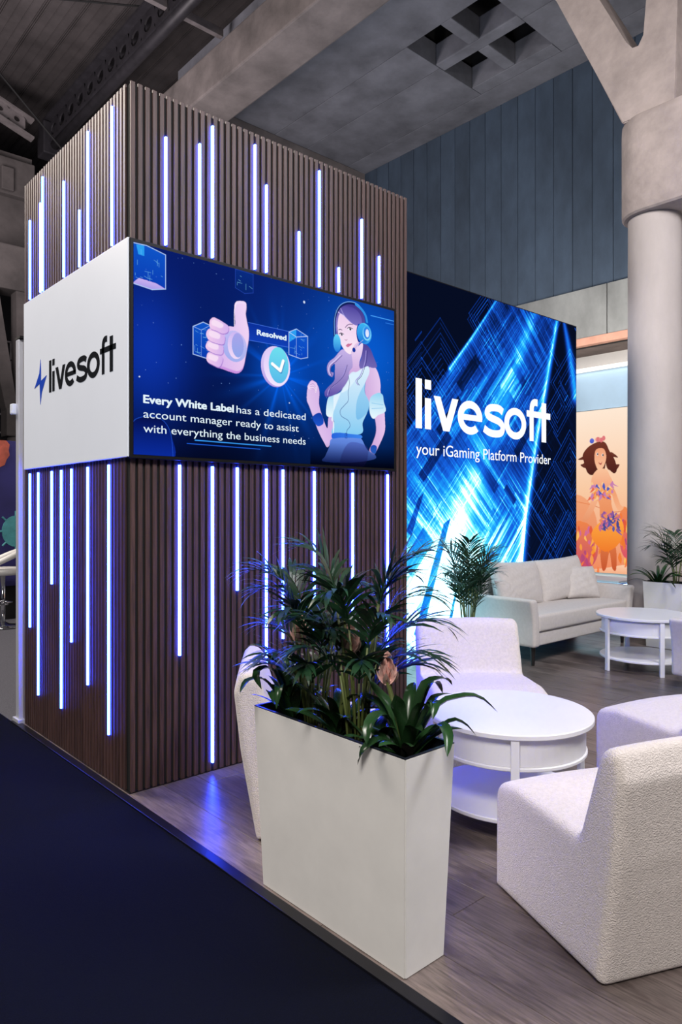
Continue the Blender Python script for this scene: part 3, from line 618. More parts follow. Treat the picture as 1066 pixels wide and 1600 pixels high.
def paint_poster():
    F = read_art(ART_POSTER); p = Paint(3.5, 2.28, 240); rnd = random.Random(3)
    t = np.clip(p.Y/2.28, 0, 1)[..., None]
    a, b, c = (np.array(lin(q)) for q in ('#f0875a', '#f9c9a2', '#ffe9d4'))
    p.a[:] = np.where(t < .5, a*(1-t*2)+b*t*2, b*(2-2*t)+c*(2*t-1))
    g = lambda k, c, c2=None, ax=1, **q: p.poly(F[k], c, c2, ax, **q)
    g('ground', '#f5b088', '#fbcfae'); p.line([(.0, 1.05), (.5, .95), (.9, .85), (1.5, 1.1)], .01, '#d8805a')
    p.ell(((.25, .6), (.35, .5)), '#d86a44', '#f08a50', alpha=.6); p.ell(((1.7, .55), (.5, .5)), '#e0784c', alpha=.6); p.ell(((2.6, .9), (.6, .8)), '#c0503a', '#5a3048', alpha=.8)
    g('trL', '#c0406a', '#f0864a'); g('trR', '#d8506a', '#f08c50'); g('fan', '#4a2040', '#6a2e50'); g('legs', '#c4522e', '#e07a48')
    for k in ('trL', 'trR', 'skirt'):
        xs_ = [q[0] for q in F[k]]; ys_ = [q[1] for q in F[k]]
        for _ in range(26):
            x, y = rnd.uniform(min(xs_), max(xs_)), rnd.uniform(min(ys_)-.03, max(ys_)); L = rnd.uniform(.06, .16); w_ = rnd.uniform(.012, .028); s_ = rnd.uniform(-.3, .3)
            cc = rnd.choice(['#f8a040', '#e2583a', '#f27a3c', '#b04a7a', '#ffc060', '#d06a9a'] if k != 'skirt' else ['#f89a30', '#ffb048', '#f07a30'])
            p.poly([(x, y), (x+w_, y-L*.5), (x+s_*L, y-L), (x-w_, y-L*.5)], cc, alpha=.9)
    g('hair', '#4a201c', '#74382a')
    for q in ([(.50, 1.70), (.40, 1.55), (.34, 1.52), (.42, 1.47), (.55, 1.50)], [(.72, 1.70), (.84, 1.52), (.92, 1.50), (.86, 1.42), (.74, 1.46)], [(.42, 1.60), (.30, 1.60), (.44, 1.66)], [(.80, 1.62), (.90, 1.60), (.80, 1.68)]): p.poly(q, '#5a2822', '#7a4030')
    g('hair', '#4a201c', '#74382a'); g('chest', '#f0a07a', '#fbc49c'); g('face', '#fbc6a0', '#f0a078'); g('mid', '#e88a58', '#f2a070'); g('armL', '#e89468', '#f8b890'); g('armR', '#f8b488', '#ee9a6c')
    g('skirt', '#f07a2c', '#ffab44')
    for k, cs in (('top', ['#e66a4c', '#4a5ab8', '#f6a45c', '#c880b0', '#f8c890']), ('flow', ['#5a5aa0', '#c86a8c', '#8a5a9c', '#e88858', '#4a4a90'])):
        q = F[k]
        if len(q) == 2: (cx_, cy_), (rx, ry) = q; B = (cx_-rx, cx_+rx, cy_-ry, cy_+ry)
        else: B = (min(a for a, _ in q), max(a for a, _ in q), min(b for _, b in q), max(b for _, b in q))
        for _ in range(46):
            x, y = rnd.uniform(*B[:2]), rnd.uniform(*B[2:]); L = rnd.uniform(.06, .13); an = rnd.uniform(-2.4, -.7)
            p.poly([(x, y), (x+.022, y+L*math.sin(an)*.5), (x+L*math.cos(an), y+L*math.sin(an)), (x-.02, y+L*math.sin(an)*.5)], rnd.choice(cs))
    for k in ('eyL', 'eyR'): p.ell(F[k], '#ffffff'); (ex, ey), (rx, ry) = F[k]; p.ell(((ex+.003, ey), (rx*.7, ry*.8)), '#3a1c1a')
    g('mou', '#8a2a2a', '#c85a50'); p.ell(F['bl'], '#3f55c0', '#6a74d8'); p.ell(F['pk'], '#e89088', '#f4b8a0')
    for kx, ky in ((.0, .0), (.05, -.012), (.085, .01)): p.ell(((F['pk'][0][0]+kx, F['pk'][0][1]+ky), (.025, .035)), rnd.choice(['#f0a090', '#e0787c', '#f8c8a8']))
    return p.material('poster_picture', 1.0)

# ------------------------------------------------------------------ the hall
X0, Y0 = 1.539, 3.284           # corner of the tower; stand floor edge runs along X0
carpet = box('floor', (-9, 1.50, -7, 24, -.03, -.006), M['carpet'], kind='structure', label='black aisle carpet with a navy sheen beside the stand')
box('floor', (1.50, 13, 4.95, 24, -.03, -.008), M['greycarpet'], kind='structure', label='speckled grey carpet behind the slatted tower')
box('trim_1', (1.488, 1.533, -6, 4.95, -.03, .003), M['trim'], bev=.003, kind='structure', label='glossy black edging along the stand floor')
sub = box('floor', (1.530, 13, -6, 4.95, -.03, -.006), M['subfloor'], kind='structure', label='grey-brown wood plank floor of the stand')
random.seed(4)
pw, pl = .19, 1.6
plank_meshes = {}
nx = 34
for i in range(nx):
    x = 1.533+i*pw
    off = random.uniform(0, pl)
    y = -1.0-off
    while y < 4.6:
        y0, y1 = max(y, -1.2), min(y+pl, 4.93)
        if y1-y0 > .05 and (y0 > -1.2 or y1 > -1.1):
            L = round(y1-y0, 3)
            if L not in plank_meshes: plank_meshes[L] = boxmesh('plank', .0009, pw-.0009, .0009, L-.0009, -.006, 0, .0012, 1)
            if not (x > 3.2 and x < 7.6 and y0 > 4.5): link('plank', plank_meshes[L], M['plank'], sub, loc=(x, y0, 0))
        y += pl
# concrete ceiling slab with four deep openings
ceil = empty('ceiling', (7.3, 3, 9.62), kind='structure', label='grey concrete ceiling slab with four square openings')
def cbox(name, x0, x1, y0, y1, z0, z1, m, par, o, **k):
    return box(name, (x0-o[0], x1-o[0], y0-o[1], y1-o[1], z0-o[2], z1-o[2]), m, par, **k)
O = (7.3, 3, 9.62)
H0 = 9.62
xs = [9.27, 10.05, 10.30, 11.12]; ys = [6.85, 7.62, 7.85, 8.62]
g = .012
# strips between the joints, broken round the openings
def slab(x0, x1, y0, y1): cbox('slab_panel', x0+g/2, x1-g/2, y0+g/2, y1-g/2, H0, H0+.42, M['slabconc'], ceil, O, bev=.008)
slab(6.9, xs[0], -4, 12.57); slab(xs[0], 10.175, -4, ys[0]); slab(xs[0], 10.175, ys[3], 12.57)
slab(10.175, 11.43, -4, ys[0]); slab(10.175, 11.43, ys[3], 12.57); slab(11.43, 12.05, -4, 12.57)
slab(xs[3], 11.43, ys[0], ys[3])
for b in ((xs[0], xs[1]-.0, ys[1], ys[2]), (xs[2], xs[3], ys[1], ys[2]), (xs[1], xs[2], ys[0], ys[3])):
    cbox('coffer_rib', *b, H0+.004, H0+.40, M['slabconc'], ceil, O, bev=.02)
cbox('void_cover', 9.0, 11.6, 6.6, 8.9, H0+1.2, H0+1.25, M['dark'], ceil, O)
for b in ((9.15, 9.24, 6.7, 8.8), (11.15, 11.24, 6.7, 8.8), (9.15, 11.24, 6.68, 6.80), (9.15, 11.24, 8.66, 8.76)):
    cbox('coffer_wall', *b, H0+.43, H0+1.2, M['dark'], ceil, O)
# deep concrete beam and the transverse ledge at the back
bm = bmesh.new(); bbox(bm, 6.60, 7.40, -4, 20.9, 8.80, 9.50, .03); 
beam = link('ceiling_beam', done(bm, 'ceiling_beam'), M['concrete'], kind='structure', label='deep concrete ceiling beam running over the tower')
bm = bmesh.new(); bbox(bm, 7.2, 12.6, 12.57, 13.0, 4.0, 9.62)
link('wall_back', done(bm, 'wall_back'), M['concrete'], kind='structure', label='bare concrete wall under the ceiling slab')
# dark blue-grey panelled wall on the right with a concrete band below
wr = empty('wall_right', (12, 0, 0), kind='structure', label='dark blue-grey panelled wall above a concrete band')
pm = boxmesh('panel', -0, .08, .006, .396, 5.45, 9.62, .006, 1)
for i in range(28):
    link('panel', pm, M['panel'], wr, loc=(random.uniform(0, .006), 1.79+.3985*i, 0))
box('panel_backing', (.08, .2, -6, 12.57, 4.4, 9.62), M['dark'], wr)
for i, y in enumerate((-5.0, -3.0, -1.0, .97, 2.93, 4.35, 6.27, 8.2, 10.3)):
    y1 = (-3.0, -1.0, .97, 2.93, 4.35, 6.27, 8.2, 10.3, 12.57)[i]
    box('band_panel', (-.04, .08, y+.008, y1-.008, 4.54, 5.44), M['band'], wr, bev=.008)
box('salmon_edge', (-.06, .1, -6, 12.57, 4.40, 4.535), M['pinkedge'], wr, label='salmon-coloured edge under the concrete band')
box('soffit', (.1, .9, -6, 12.57, 4.41, 4.5), M['soffit'], wr)
box('lower_band', (.9, 1.1, -6, 12.57, 0, 4.45), M['boothwhite'], wr)  # lit concrete band; its brightness is put into this paler colour
# dark ribbed metal roof
ceil2 = empty('ceiling', (0, 0, 11), kind='structure', label='dark ribbed metal roof high above the tower')
rm = None
for i in range(-2, 22):
    x = .54+.6*i-.0
    if rm is None:
        bm = bmesh.new()
        bbox(bm, 0, .598, 2, 21, 0, .03)
        for k in (.0, .035, .07): bbox(bm, k-.008, k+.008, 2, 21, -.035, 0)
        for k in (.25, .43): bbox(bm, k-.005, k+.005, 2, 21, -.02, 0)
        rm = done(bm, 'roof_sheet')
    link('roof_sheet', rm, M['roof'], ceil2, loc=(x, 0, 0))
# castellated steel girder along the roof, with its bottom tube
gd = empty('steel_girder', (5.75, 12, 9.5), label='dark castellated steel girder with a round tube chord under the roof', cat='girder')
def tp(x, y, z): return (x-5.75, y-12, z-9.5)
bm = bmesh.new(); cyl(bm, tp(5.75, 5.5, 9.52), tp(5.75, 16.2, 9.50), .10, n=20); link('bottom_tube', done(bm, 'bottom_tube'), M['steel'], gd, smooth=True)
bm = bmesh.new(); bbox(bm, -.22, .12, -6.5, 4.2, .52, .57); link('top_flange', done(bm, 'top_flange'), M['steel'], gd)
bm = bmesh.new()
y = -6.4
while y < 4.0:                      # web between the holes
    n = 14; cy_, cz_, ry, rz = y+.25, .29, .15, .13
    ring = [(cy_+ry*math.cos(2*PI*k/n), cz_+rz*math.sin(2*PI*k/n)) for k in range(n)]
    outer = []
    for a, b in ring:
        dy, dz = a-cy_, b-cz_; s_ = 1/max(abs(dy)/.25, abs(dz)/.23); outer.append((cy_+dy*s_, cz_+dz*s_))
    for sx in (-.06, -.09):
        V = [bm.verts.new((sx, *p)) for p in ring]; U = [bm.verts.new((sx, *p)) for p in outer]
        for k in range(n): bm.faces.new((V[k], V[(k+1) % n], U[(k+1) % n], U[k]))
        if sx == -.06: VV = V
    for k in range(n): bm.faces.new((V[k], V[(k+1) % n], VV[(k+1) % n], VV[k]))
    y += .50
link('web_plate', done(bm, 'web_plate'), M['steel'], gd)
bm = bmesh.new(); bbox(bm, -.12, .02, -6.5, 4.2, .04, .08); link('lower_flange', done(bm, 'lower_flange'), M['steel'], gd)
box('end_shoe', (-.25, .28, 4.0, 4.4, -.22, .50), M['steel'], gd, bev=.03)
# pale rafter with round holes, meeting the girder end
rf = empty('perforated_rafter', (5.4, 16.2, 9.7), label='pale steel rafter with round holes running into the girder end', cat='rafter')
bm = bmesh.new()
for k in range(7):
    xa = -2.6+k*.34; n = 12; r = .065
    for d in (0, .05):
        ring = [bm.verts.new((xa+.17+r*math.cos(2*PI*j/n), d, .08+.33*(-(xa+.17))+r*math.sin(2*PI*j/n))) for j in range(n)]
        out = []
        for j in range(n):
            c, s_ = math.cos(2*PI*j/n), math.sin(2*PI*j/n); q = 1/max(abs(c)/.17, abs(s_)/.17)
            X_ = xa+.17+c*q; out.append(bm.verts.new((X_, d, .08+.33*(-X_)+s_*q)))
        for j in range(n): bm.faces.new((ring[j], ring[(j+1) % n], out[(j+1) % n], out[j]))
link('web_plate', done(bm, 'web_plate'), M['palesteel'], rf)
bm = bmesh.new()
prism(bm, [(-2.6, .86-.17), (-.06, .02-.17), (-.06, -.02-.17), (-2.6, .82-.17)], lambda a, b, d: (a, d, b+.04), -.1, .12)
prism(bm, [(-2.6, .86+.26), (-.06, .02+.26), (-.06, -.02+.26), (-2.6, .82+.26)], lambda a, b, d: (a, d, b), -.1, .12)
link('flange', done(bm, 'flange'), M['palesteel'], rf)
tie = box('tie_beam', (5.30, 6.75, 10.66, 10.76, 9.70, 9.84), M['palesteel'], bev=.01, label='short pale steel tie between the girder and the concrete beam', cat='beam')
bm = bmesh.new(); tube(bm, [(4.17, 14.5, 9.76), (5.4, 14.5, 8.62+.05)], .018); tag(link('bracing_cable', done(bm, 'bracing_cable'), M['black']), 'thin black bracing cable running down to the girder end', 'cable')
bm = bmesh.new(); tube(bm, [(3.4, 13.1, 10.2), (5.82, 11.46, 10.2)], .016); tag(link('bracing_cable', done(bm, 'bracing_cable'), M['black']), 'thin black bracing cable stretched level under the ribbed roof', 'cable')
# left background: concrete gallery and a V-headed pillar
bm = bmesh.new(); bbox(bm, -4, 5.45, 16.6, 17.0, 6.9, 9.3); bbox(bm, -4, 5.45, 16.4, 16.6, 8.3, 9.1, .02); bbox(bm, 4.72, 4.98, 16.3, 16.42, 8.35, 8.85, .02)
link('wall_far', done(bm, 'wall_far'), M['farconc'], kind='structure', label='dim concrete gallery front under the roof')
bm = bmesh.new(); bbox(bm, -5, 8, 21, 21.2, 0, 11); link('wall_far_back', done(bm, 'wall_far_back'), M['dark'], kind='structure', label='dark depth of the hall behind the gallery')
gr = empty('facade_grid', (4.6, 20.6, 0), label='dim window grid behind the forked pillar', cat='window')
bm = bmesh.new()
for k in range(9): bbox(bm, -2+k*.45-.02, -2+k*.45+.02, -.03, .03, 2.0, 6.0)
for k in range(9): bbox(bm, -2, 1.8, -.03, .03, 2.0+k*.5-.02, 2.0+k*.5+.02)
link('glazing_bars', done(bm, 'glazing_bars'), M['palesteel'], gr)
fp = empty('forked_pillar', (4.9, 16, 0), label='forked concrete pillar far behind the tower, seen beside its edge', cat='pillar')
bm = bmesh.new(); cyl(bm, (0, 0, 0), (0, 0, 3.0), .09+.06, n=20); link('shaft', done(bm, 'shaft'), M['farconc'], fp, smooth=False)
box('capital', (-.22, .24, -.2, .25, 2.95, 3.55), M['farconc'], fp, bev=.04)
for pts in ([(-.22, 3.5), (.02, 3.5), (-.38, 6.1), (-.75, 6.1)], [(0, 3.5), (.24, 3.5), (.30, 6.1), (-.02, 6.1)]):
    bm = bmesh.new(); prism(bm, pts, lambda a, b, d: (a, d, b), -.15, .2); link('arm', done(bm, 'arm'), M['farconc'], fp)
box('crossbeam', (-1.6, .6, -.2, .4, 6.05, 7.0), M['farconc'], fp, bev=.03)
# big round column with oblong capital and V arms on the right
cp = empty('forked_column', (7.84, 3.55, 0), label='thick round concrete column with an oblong capital and forked arms', cat='column')
bm = bmesh.new(); cyl(bm, (0, 0, 0), (0, 0, 4.78), .285, .275, n=64, caps=False); link('shaft', done(bm, 'shaft'), M['colconc'], cp, smooth=True)
bm = bmesh.new(); R_ = .34
def oblong(r, ye, y0_, n=14):
    P = [(r*math.cos(t), ye+r*math.sin(t)) for t in np.linspace(0, PI, n)]
    return P+[(-r, y0_), (r, y0_)]
P = oblong(.36, -.02, -2.2)
rows = [(4.62, .93), (4.64, .985), (4.70, 1.0), (5.60, 1.0), (5.66, .985), (5.68, .94)]
RR = [[bm.verts.new((x*s_, y*s_ if y > -1 else y, z)) for x, y in P] for z, s_ in rows]
for a, b in zip(RR, RR[1:]):
    for i in range(len(P)): bm.faces.new((a[i], a[(i+1) % len(P)], b[(i+1) % len(P)], b[i]))
bm.faces.new(RR[0][::-1]); bm.faces.new(RR[-1])
o = link('capital', done(bm, 'capital'), M['arm'], cp); setmod_autosmooth(o, 35)
# arms: one V-shaped plate in the plane of the wall, coordinates (y, z) relative
V_ = [(.24, 5.66), (-.34, 5.66), (-.34, 6.70), (-.40, 8.0), (-.12-.0, 8.0), (-.05, 6.6), (-.04, 6.46), (.07, 6.39), (.14, 6.46), (.45, 7.14), (1.0, 8.3), (1.55, 8.3), (1.02, 7.45), (.60, 6.40)]
V_ = [(.22, 5.66), (-.36, 5.66), (-.38, 6.70), (-.42, 8.4), (-.06, 8.4), (-.05, 6.9), (-.03, 6.52), (.03, 6.42), (.11, 6.43), (.17, 6.53), (.47, 7.14), (1.05, 8.3), (1.62, 8.3), (1.02, 7.45)]
bm = bmesh.new(); prism(bm, V_, lambda a, b, d: (d, a-.0, b), -.31, .22)
bmesh.ops.bevel(bm, geom=[e for e in bm.edges], offset=.012, segments=2, affect='EDGES')
link('forked_arm', done(bm, 'forked_arm'), M['arm'], cp)
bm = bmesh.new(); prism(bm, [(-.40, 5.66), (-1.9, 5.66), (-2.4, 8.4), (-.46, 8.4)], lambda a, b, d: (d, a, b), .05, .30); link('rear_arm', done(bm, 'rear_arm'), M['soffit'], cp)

# neighbouring booth wall on the right
nb = empty('booth_wall', (9.3, 4, 0), kind='structure', label='neighbouring booth wall with a pale blue fascia above orange artwork')
box('fascia', (0, .12, -3.5, 2.6, 2.80, 3.35), M['fascia'], nb, bev=.004)
box('lower_wall', (.005, .12, -3.5, 2.6, 0, .52), M['boothwhite'], nb)
box('wall_core', (.06, .3, -3.5, 2.6, 0, 3.33), M['boothwhite'], nb)
box('light_tube', (9.22, 9.31, .6, 6.4, 3.355, 3.39), M['striplight'], label='warm white light tube along the top of the blue fascia', cat='light')

# ------------------------------------------------------------------ poster on the neighbouring wall (faces -X)
pz0, pz1 = .52, 2.79
me = bpy.data.meshes.new('poster'); bm = bmesh.new(); bbox(bm, .02, .05, -3.5, 1.6, .0, pz1-pz0); me = done(bm, 'poster')
pst = link('poster', me, M['boothwhite'], loc=(9.255, 4.0, pz0), label='orange illustrated backlit poster of a dancing woman in a feather skirt beside the column', cat='poster')
me = bpy.data.meshes.new('picture'); me.from_pydata([(.018, 1.6, 0), (.018, -1.9, 0), (.018, -1.9, pz1-pz0), (.018, 1.6, pz1-pz0)], [], [(0, 1, 2, 3)])
uv = me.uv_layers.new()
for i, c in enumerate([(0, 0), (1, 0), (1, 1), (0, 1)]): uv.data[i].uv = c
link('picture', me, paint_poster(), pst)
ct = empty('light_counter', (8.75, 4.72, 0), label='low blue counter with a glowing white edge behind the sofa arm', cat='counter')
box('body', (-.25, .3, -.42, .5, 0, .47), M['purple'], ct, bev=.02)
box('glowing_edge', (-.27, .32, -.44, .52, .40, .455), M['cyanlight'], ct, bev=.01, label='cyan-white glowing edge')
box('counter_top', (-.26, .31, -.43, .51, .47, .50), M['fascia'], ct, bev=.01)

# ------------------------------------------------------------------ slatted tower
TW, TD, TH = 2.0, 1.55, 3.51
P_ = .0393
tw = empty('slatted_tower', (X0, Y0, 0), label='tall walnut-slatted display tower striped with blue light tubes', cat='tower')
box('core', (.0095, TW-.0095, .0095, TD-.0095, .0, TH-.012), M['black'], tw)
box('plinth', (.004, TW-.004, .004, TD-.004, -.005, .012), M['trim'], tw, label='black recessed plinth')
sl = boxmesh('slat', -.0120, .0120, -.011, -.001, .006, TH, .0015, 1)
ncol = 51
for i in range(ncol):
    x = .020+i*(TW-.04)/(ncol-1)
    link('slat', sl, M['slat'], tw, loc=(x, .011, 0))
ng = 39
for i in range(1, ng+1):
    y = .020+i*(TD-.04)/ng
    link('slat', sl, M['slat'], tw, loc=(.011, y, 0), rz=-PI/2)
for i in range(1, 12):
    link('slat', sl, M['slat'], tw, loc=(TW-.011, .020+i*(TD-.04)/ng, 0), rz=PI/2)
px_, py_ = (TW-.04)/(ncol-1), (TD-.04)/ng
def tube_strip(x, y, z0, z1, face):
    bm = bmesh.new()
    if face == 'R': bbox(bm, -.0055, .0055, -.0165, .004, z0, z1, .003, 2)
    else: bbox(bm, -.0165, .004, -.0052, .0052, z0, z1, .003, 2)
    link('light_tube', done(bm, 'light_tube'), M['strip'], tw, loc=(x, y, 0), label='glowing blue-white light tube in a groove')
def snap(v, p): return .020+(round((v-.020)/p-.5)+.5)*p
TVT = 2.716; TVB = 1.660
for v, z in ((.186, 3.295), (.385, 3.328), (.463, 3.45), (.744, 3.444), (.823, 3.242), (1.059, 3.039), (1.216, 3.448), (1.372, 2.898), (1.574, 3.251), (1.735, 3.052)):
    tube_strip(snap(v, px_), .008, TVT+.03, z, 'R')
for v, z in ((.262, .645), (.463, .047), (.621, .954), (.823, .531), (.943, .651), (1.176, .64), (1.493, .60), (1.80, .484)):
    tube_strip(snap(v, px_), .008, z, TVB-.03, 'R')
for v, z in ((1.438, 3.253), (1.249, 3.303), (1.205, 3.452), (.836, 3.303), (.636, 3.063), (.507, 3.454), (.184, 3.459)):
    tube_strip(.008, snap(v, py_), TVT+.03, z, 'L')
for v, z in ((1.438, .644), (1.284, .239), (1.04, .951), (.876, .237), (.749, .646), (.511, .446), (.223, .239)):
    tube_strip(.008, snap(v, py_), z, TVB-.03, 'L')
# television on the right face
tv = empty('video_screen', (1.54, 3.25, 1.663), label='wide black-framed video screen on the tower showing a woman in a headset', cat='screen')
box('housing', (-.012, 1.850, .003, .034, -.012, 1.062), M['bezel'], tv, bev=.003)
screen('picture', 0.006, 1.832, .006, 1.044, .0015, paint_tv(), tv)
def tx(u): return u*.988
for tt, x0_, x1_, z_, cap_, bo in (('Every White Label', .057, .580, .262, .038, .045), ('has a dedicated', .600, 1.082, .262, .039, .0),
                             ('account manager ready to assist', .057, 1.030, .190, .039, .0), ('with everything the business needs', .057, 1.082, .118, .039, .0),
                             ('Resolved', .735, .938, .708, .028, .05)):
    fit_text(tt, x0_, x1_, z_, cap_, .0005, M['display_text'], tv, bo)
# white sign on the left face
sg = empty('logo_sign', (1.52, 3.262, 1.658), label='white square sign with a dark word mark and blue lightning bolt', cat='sign')
box('panel', (0, .019, 0, 1.522, 0, 1.068), M['signwhite'], sg, bev=.002)
u_ = .1386
mk = polys_mesh('word_mark', logo_polys(), lambda a, b, d: (-d, 4.322-3.262-a*u_, 2.098-1.658+b*u_), .002)
link('word_mark', mk, M['ink'], sg, label='word livesoft in black letters')
bolt = [(4.47, 2.32), (4.492, 2.235), (4.578, 2.154), (4.486, 2.173), (4.478, 2.10), (4.472, 2.043), (4.448, 2.115), (4.365, 2.209), (4.455, 2.189), (4.463, 2.26)]
link('lightning_bolt', polys_mesh('lightning_bolt', [[(4.47, 2.32), (4.492, 2.235), (4.578, 2.154), (4.486, 2.173), (4.463, 2.19), (4.463, 2.26)], [(4.486, 2.173), (4.478, 2.10), (4.472, 2.043), (4.448, 2.115), (4.365, 2.209), (4.455, 2.189), (4.463, 2.19)]],
     lambda a, b, d: (-d, a-3.262, b-1.658), .002), M['blueink'], sg, label='blue lightning bolt')
# pale upright post at the back edge of the tower
po_ = empty('partition_post', (1.535, 4.875, 0), label='slim pale metal post with a small white clamp at the tower back edge', cat='post')
box('post', (-.018, .012, -.0, .06, 0, 2.52), M['alu'], po_, bev=.005)
box('cap', (-.02, .05, -.03, .062, 2.52, 2.535), M['black'], po_)
box('partition_edge', (.012, .05, -.035, .06, 0, 2.52), M['gasket'], po_)
box('clamp', (-.045, .005, .05, .10, 2.03, 2.10), M['signwhite'], po_, bev=.01)
box('foot', (-.03, .05, -.03, .09, -.005, .025), M['alu'], po_, bev=.004)

# ------------------------------------------------------------------ LED wall
lw = empty('led_wall', (3.53, 4.37, 0), label='huge glowing blue LED wall with white word mark behind the sofa', cat='screen')
box('cabinet', (.02, 4.09, .004, .16, 0, 3.555), M['bezel'], lw, bev=.003)
screen('picture', 0.022, 4.078, .012, 3.545, 0.002, paint_led(), lw)
u_ = .3333
S_ = logo_polys()
mk = polys_mesh('word_mark', S_, lambda a, b, d: (4.815-3.53+a*u_, -d, 2.145+b*u_), .003)
mk.flip_normals()
link('word_mark', mk, M['display_white'], lw, label='word livesoft in white letters')
fit_text('your iGaming Platform Provider', 4.82-3.53, 7.06-3.53, 1.905, .105, -.001, M['display_white'], lw)

# ------------------------------------------------------------------ lounge chair
def offset_in(P, d):
    n = len(P); out = []
    for i in range(n):
        a, b, c = Vector(P[i-1]), Vector(P[i]), Vector(P[(i+1) % n])
        n1 = (b-a).normalized(); n2 = (c-b).normalized()
        nn = Vector((-n1.y-n2.y, n1.x+n2.x)); 
        if nn.length < 1e-6: nn = Vector((-n1.y, n1.x))
        nn.normalize(); k = 1/max(.5, math.sqrt(max(.01, (1+n1.dot(n2))/2)))
        out.append(tuple(b+nn*d*k))
    return out
def round_poly(P, R, k=6):
    """polygon with rounded corners; R radius per corner"""
    out = []; n = len(P)
    for i in range(n):
        a, b, c = Vector(P[i-1]), Vector(P[i]), Vector(P[(i+1) % n]); r = R[i]
        if r <= 0: out.append(tuple(b)); continue
        u, v = (a-b).normalized(), (c-b).normalized()
        d = min(r, (a-b).length*.48, (c-b).length*.48)
        p0, p1 = b+u*d, b+v*d
        for j in range(k+1):
            t = j/k; out.append(tuple(p0*(1-t)**2+b*2*t*(1-t)+p1*t*t))
    return out
def resample(P, step):
    P = [Vector(p) for p in P]; out = []
    for i in range(len(P)):
        a, b = P[i], P[(i+1) % len(P)]; m = max(1, round((b-a).length/step))
        for j in range(m): out.append(tuple(a+(b-a)*j/m))
    return out
def puffy(name, P, hw, r, n_end=6, nx_=8, crown=0.0):
    """solid with side outline P (y, z), half width hw, its two end edges rounded with radius r"""
    bm = bmesh.new(); rings = []
    A = sum(P[i][0]*P[(i+1) % len(P)][1]-P[(i+1) % len(P)][0]*P[i][1] for i in range(len(P)))
    sg_ = 1 if A > 0 else -1
    secs = [(-hw+r*(1-math.sin(t)), r*(1-math.cos(t))) for t in np.linspace(PI/2, 0, n_end+1)][::1]
    secs = [(-(hw-r)-r*math.cos(t), r*(1-math.sin(t))) for t in np.linspace(0, PI/2, n_end+1)]
    mid = [(x, 0) for x in np.linspace(-(hw-r), hw-r, nx_+1)[1:-1]]
    allsec = secs+mid+[(-x, d) for x, d in secs[::-1]]
    for x, d in allsec:
        Q = offset_in(P, sg_*d) if d > 1e-6 else P
        cw = crown*(1-(x/hw)**2)
        rings.append([bm.verts.new((x, q[0], max(q[1], 0)+ (cw if q[1] > .3 else 0))) for q in Q])
    n = len(P)
    for a, b in zip(rings, rings[1:]):
        for i in range(n): bm.faces.new((a[i], b[i], b[(i+1) % n], a[(i+1) % n]))
    f1 = bm.faces.new(rings[0]); f2 = bm.faces.new(rings[-1][::-1])
    bmesh.ops.triangulate(bm, faces=[f1, f2])
    bmesh.ops.recalc_face_normals(bm, faces=bm.faces)
    return bm
PR = [(.33, .004), (.33, .392), (.19, .418), (-.160, .405), (-.262, .700), (-.335, .722), (-.366, .63), (-.338, .38), (-.27, .004)]
PR = resample(round_poly(PR, [.004, .060, .0, .02, .035, .045, .0, .0, .004]), .03)
def chair(loc, ang, label, group='white boucle lounge chairs'):
    c = empty('lounge_chair', loc, ang, label=label, cat='chair', group=group)
    if not hasattr(chair, 'me'):
        bm = puffy('body', PR, .318, .030, crown=.012)
        chair.me = remeshed(bm, .0095, 7, 'seat_shell')
        b2 = bmesh.new(); bbox(b2, -.27, .27, -.235, .29, -.001, .02); chair.base = done(b2, 'base_plate')
    o = link('seat_shell', chair.me, M['boucle'], c)
    link('base_plate', chair.base, M['black'], c)
    return c
def heading(hx, hy): return math.atan2(hy, hx)-PI/2      # local +Y points along (hx, hy)
def place_from_corner(corner, h, side, **k):
    """corner = floor point of a seat front corner; side -1 left or +1 right of the heading"""
    h = Vector(h).normalized(); r = Vector((h.y, -h.x)); c = Vector(corner)-h*.33-r*side*.315
    return chair((c.x, c.y, 0), heading(*h), **k)
place_from_corner((2.181, 1.585), (.404, .915), -1, label='white boucle lounge chair at the front, its back turned, beside the planter')
place_from_corner((3.36, 1.83), (.26, .965), -1, label='white boucle lounge chair partly hidden behind the chair at the front')
place_from_corner((3.385, 2.085), (-.62, -.785), -1, label='white boucle lounge chair facing the camera, behind the round table')
chair((2.12, 2.545, 0), heading(.80, -.60), label='white boucle lounge chair half hidden behind the leafy planter, by the slats')

